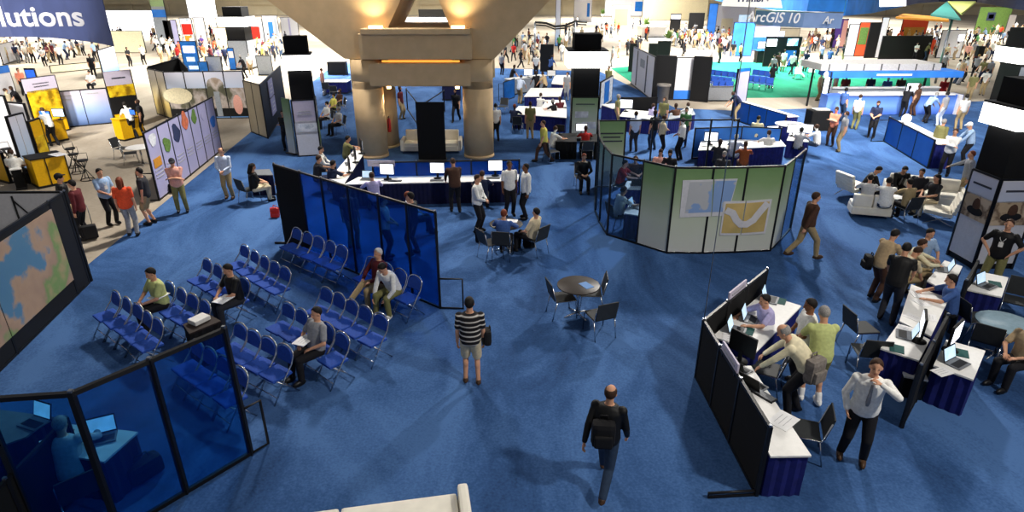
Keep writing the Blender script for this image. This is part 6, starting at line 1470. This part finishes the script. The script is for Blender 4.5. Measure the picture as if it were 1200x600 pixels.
crowd('under the peaked canopy', 'crowd at the upper right', [(1034, 70, 'khaki', 'black'), (1040, 66, 'black'), (1046, 70, 'tan', 'black'), (1052, 66, 'white'), (1058, 70, 'grey', 'black'), (1064, 66, 'black', 'black'), (1070, 72, 'white', 'black'), (1076, 68, 'charcoal'), (1082, 72, 'olive'), (1090, 64, 'orange', 'orange'), (1054, 54, 'orange'), (1062, 52, 'gold'), (1070, 54, 'beige'), (1078, 52, 'tan'), (1042, 50, 'white'), (1088, 50, 'pink'), (1108, 66, 'olive', 'khaki'), (1106, 74, 'beige'), (1118, 70, 'white', 'tan'), (1124, 66, 'white'), (1130, 74, 'pink', 'black'), (1138, 70, 'grey', 'tan'), (1145, 66, 'cream'), (1153, 80, 'lightgrey', 'grey'), (1160, 70, 'white'), (1166, 66, 'beige'), (1174, 68, 'white', 'tan'), (1180, 60, 'white'), (1130, 50, 'white'), (1142, 48, 'beige'), (1152, 50, 'lightblue'), (1160, 46, 'green'), (1170, 46, 'orange'), (1188, 40, 'white'), (1195, 44, 'tan'), (1008, 60, 'green', 'charcoal'), (1016, 62, 'maroon'), (1020, 58, 'tan'), (1012, 50, 'white'), (995, 48, 'lavender'), (985, 48, 'pink')])
crowd('beyond the right end of bar', 'visitors beyond the bar', [(1118, 98, 'white'), (1127, 96, 'lightgrey'), (1156, 96, 'lightblue', 'grey'), (1140, 92, 'grey'), (1148, 98, 'olive')])
far_chair('white soft seat on the green carpet by the bar', 934, 93, 200, 'leather_white'); far_chair('second white soft seat on the green carpet by the bar', 950, 91, 200, 'leather_white'); far_chair('white soft seat left on the green carpet', 917, 84, 200, 'leather_white')
p = up(1141, 85); t = thing('loudspeaker', 'black loudspeaker on a stand beyond the bar', 'loudspeaker', p); b = MB(); b.box((0, 0, 1.7), (.5, .4, .8), 'black', bev=.04); b.build('cabinet', t); b = MB(); b.cyl((0, 0, .02), (0, 0, 1.3), .04, 'black'); b.lathe([(.4, 0), (.4, .03), (.05, .06)], (0, 0, 0), 'black'); b.build('stand', t)

# bits seen through the pier's triangular opening
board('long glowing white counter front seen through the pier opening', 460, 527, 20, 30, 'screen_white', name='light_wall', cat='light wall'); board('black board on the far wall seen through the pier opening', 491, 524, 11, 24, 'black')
# everyone smaller than the three hundred people above: one uncounted mass
lo = {}
def lo_mesh(pose):
    if pose not in lo:
        me = far_mesh(pose); o = bpy.data.objects.new('t', me); COL.objects.link(o); d = o.modifiers.new('d', 'DECIMATE'); d.ratio = .25
        m2 = bpy.data.meshes.new_from_object(o.evaluated_get(bpy.context.evaluated_depsgraph_get())); bpy.data.objects.remove(o)
        lo[pose] = ([v.co.copy() for v in m2.vertices], [(list(p.vertices), p.material_index) for p in m2.polygons]); bpy.data.meshes.remove(m2)
    return lo[pose]
b = MB(); rr = random.Random(11); slots = []
for (u0, u1, v0, v1, n) in ((0, 118, 56, 74, 16), (180, 330, 44, 72, 46), (598, 640, 50, 80, 14), (655, 760, 30, 50, 16), (786, 860, 40, 62, 30), (936, 1030, 42, 66, 30), (1030, 1200, 40, 70, 56), (1100, 1160, 74, 100, 8)):
    for _ in range(n):
        g = up(rr.uniform(u0, u1), rr.uniform(v0, v1)); vs, fs = lo_mesh(rr.choice(['stand', 'front', 'arms', 'walk'])); rm = Matrix.Rotation(rr.random() * 6.28, 3, 'Z')
        mm = ('skin', 'cloth_' + rr.choice(PAL), 'cloth_' + rr.choice(TRS), 'hair_' + rr.choice(HRS), 'shoe_black'); k = len(b.v)
        b.v += [rm @ q + g for q in vs]
        for f, mi in fs: b.f.append([i + k for i in f]); b.m.append(mm[mi]); b.sm.append(True)
o = b.build('crowd'); tag(o, 'dense blurred crowd filling the bright far end of the hall', 'crowd', kind='stuff')
for t in PROTO:
    for ch in list(t.children_recursive): bpy.data.objects.remove(ch)
    TOP[:] = [q for q in TOP if q[0] != t]; bpy.data.objects.remove(t)
# ---------------------------------------------------------------- camera, light, finish
c = bpy.data.cameras.new('camera'); c.lens = FOC / 1200 * 36; c.sensor_width = 36; c.clip_end = 500
co = bpy.data.objects.new('camera', c); COL.objects.link(co); co.location = (0, 0, CH); co.rotation_euler = (math.pi / 2 - PIT, 0, 0); SC.camera = co
w = bpy.data.worlds.new('hall'); SC.world = w; w.use_nodes = True
w.node_tree.nodes['Background'].inputs[0].default_value = (.92, .94, 1, 1); w.node_tree.nodes['Background'].inputs[1].default_value = .21
lamp('hall_or_fill_lamp', 'AREA', (10, 2.6, 12), 700, (1, .94, .85), .8, (1.0, 10, 0), spread=130)
lamp('hall_or_fill_lamp', 'AREA', (13, 33, 15), 1500, (1, .95, .88), 1.2, (8, 21.5, 0), spread=74)
lamp('hall_or_fill_lamp', 'AREA', (-6, 24.4, 13), 1500, (1, .94, .86), 1.2, (-10.5, 16, 0), spread=116)
lamp('hall_or_fill_lamp', 'AREA', (-17, 19, 14), 700, (1, .95, .88), 2.0, (-19, 36, 0), spread=70)  # added fill in front of the left booths, not a known fixture
lamp('hall_or_fill_lamp', 'AREA', (15, 24, 15), 2000, (1, .95, .88), 2.0, (15, 37, 0), spread=90)
lamp('hall_or_fill_lamp', 'AREA', (-1, 31, 14), 900, (1, .95, .88), 2.0, (-1, 36, 0), spread=110)
lamp('hall_or_fill_lamp', 'AREA', (-21, 12, 13), 1100, (1, .95, .88), 2.0, (-24, 36, 0), spread=50)  # unseen fill, added to brighten the upright faces of the left booths
lamp('hall_or_fill_lamp', 'AREA', (13, 13, 13), 1100, (1, .95, .88), 2.0, (20, 36, 1), spread=60)  # matching added fill that lifts the front of the service bar
for x in (-60, -20, 22, 64):
    for y in (60, 100, 138): lamp('hall_or_fill_lamp', 'AREA', (x, y, 17), 27000, (1, .97, .90), 12, (x, y, 0), spread=125)
SC.view_settings.view_transform = 'Standard'; SC.view_settings.look = 'None'; SC.view_settings.gamma = 1; SC.view_settings.exposure = 0; SC.view_settings.use_curve_mapping = False

# two things that would read alike are told apart by their order in the picture
bpy.context.view_layer.update()
by = {}
for o, shared in TOP:
    if not shared: by.setdefault(o['label'], []).append(o)
ORD = ['first', 'second', 'third', 'fourth', 'fifth', 'sixth', 'seventh', 'eighth', 'ninth', 'tenth', 'eleventh', 'twelfth', 'thirteenth', 'fourteenth', 'fifteenth', 'sixteenth', 'seventeenth', 'eighteenth', 'nineteenth', 'twentieth']
NUM = ['', 'one', 'two', 'three', 'four', 'five', 'six', 'seven', 'eight', 'nine', 'ten', 'eleven', 'twelve', 'thirteen', 'fourteen', 'fifteen', 'sixteen', 'seventeen', 'eighteen', 'nineteen', 'twenty']
for lab, os_ in by.items():
    if len(os_) < 2: continue
    os_.sort(key=lambda o: PX(o.matrix_world.translation)[0])
    for i, o in enumerate(os_):
        n = len(os_)
        if n == 2: s = ('left one', 'right one')[i]
        else: s = '%s from left of %s' % (ORD[min(i, 19)], NUM[n] if n < 21 else str(n))
        if len((lab + ' ' + s).split()) > 16: s = '%s from left' % ORD[min(i, 19)]
        o['label'] = lab + ', ' + s
for m in bpy.data.materials: m.use_fake_user = False
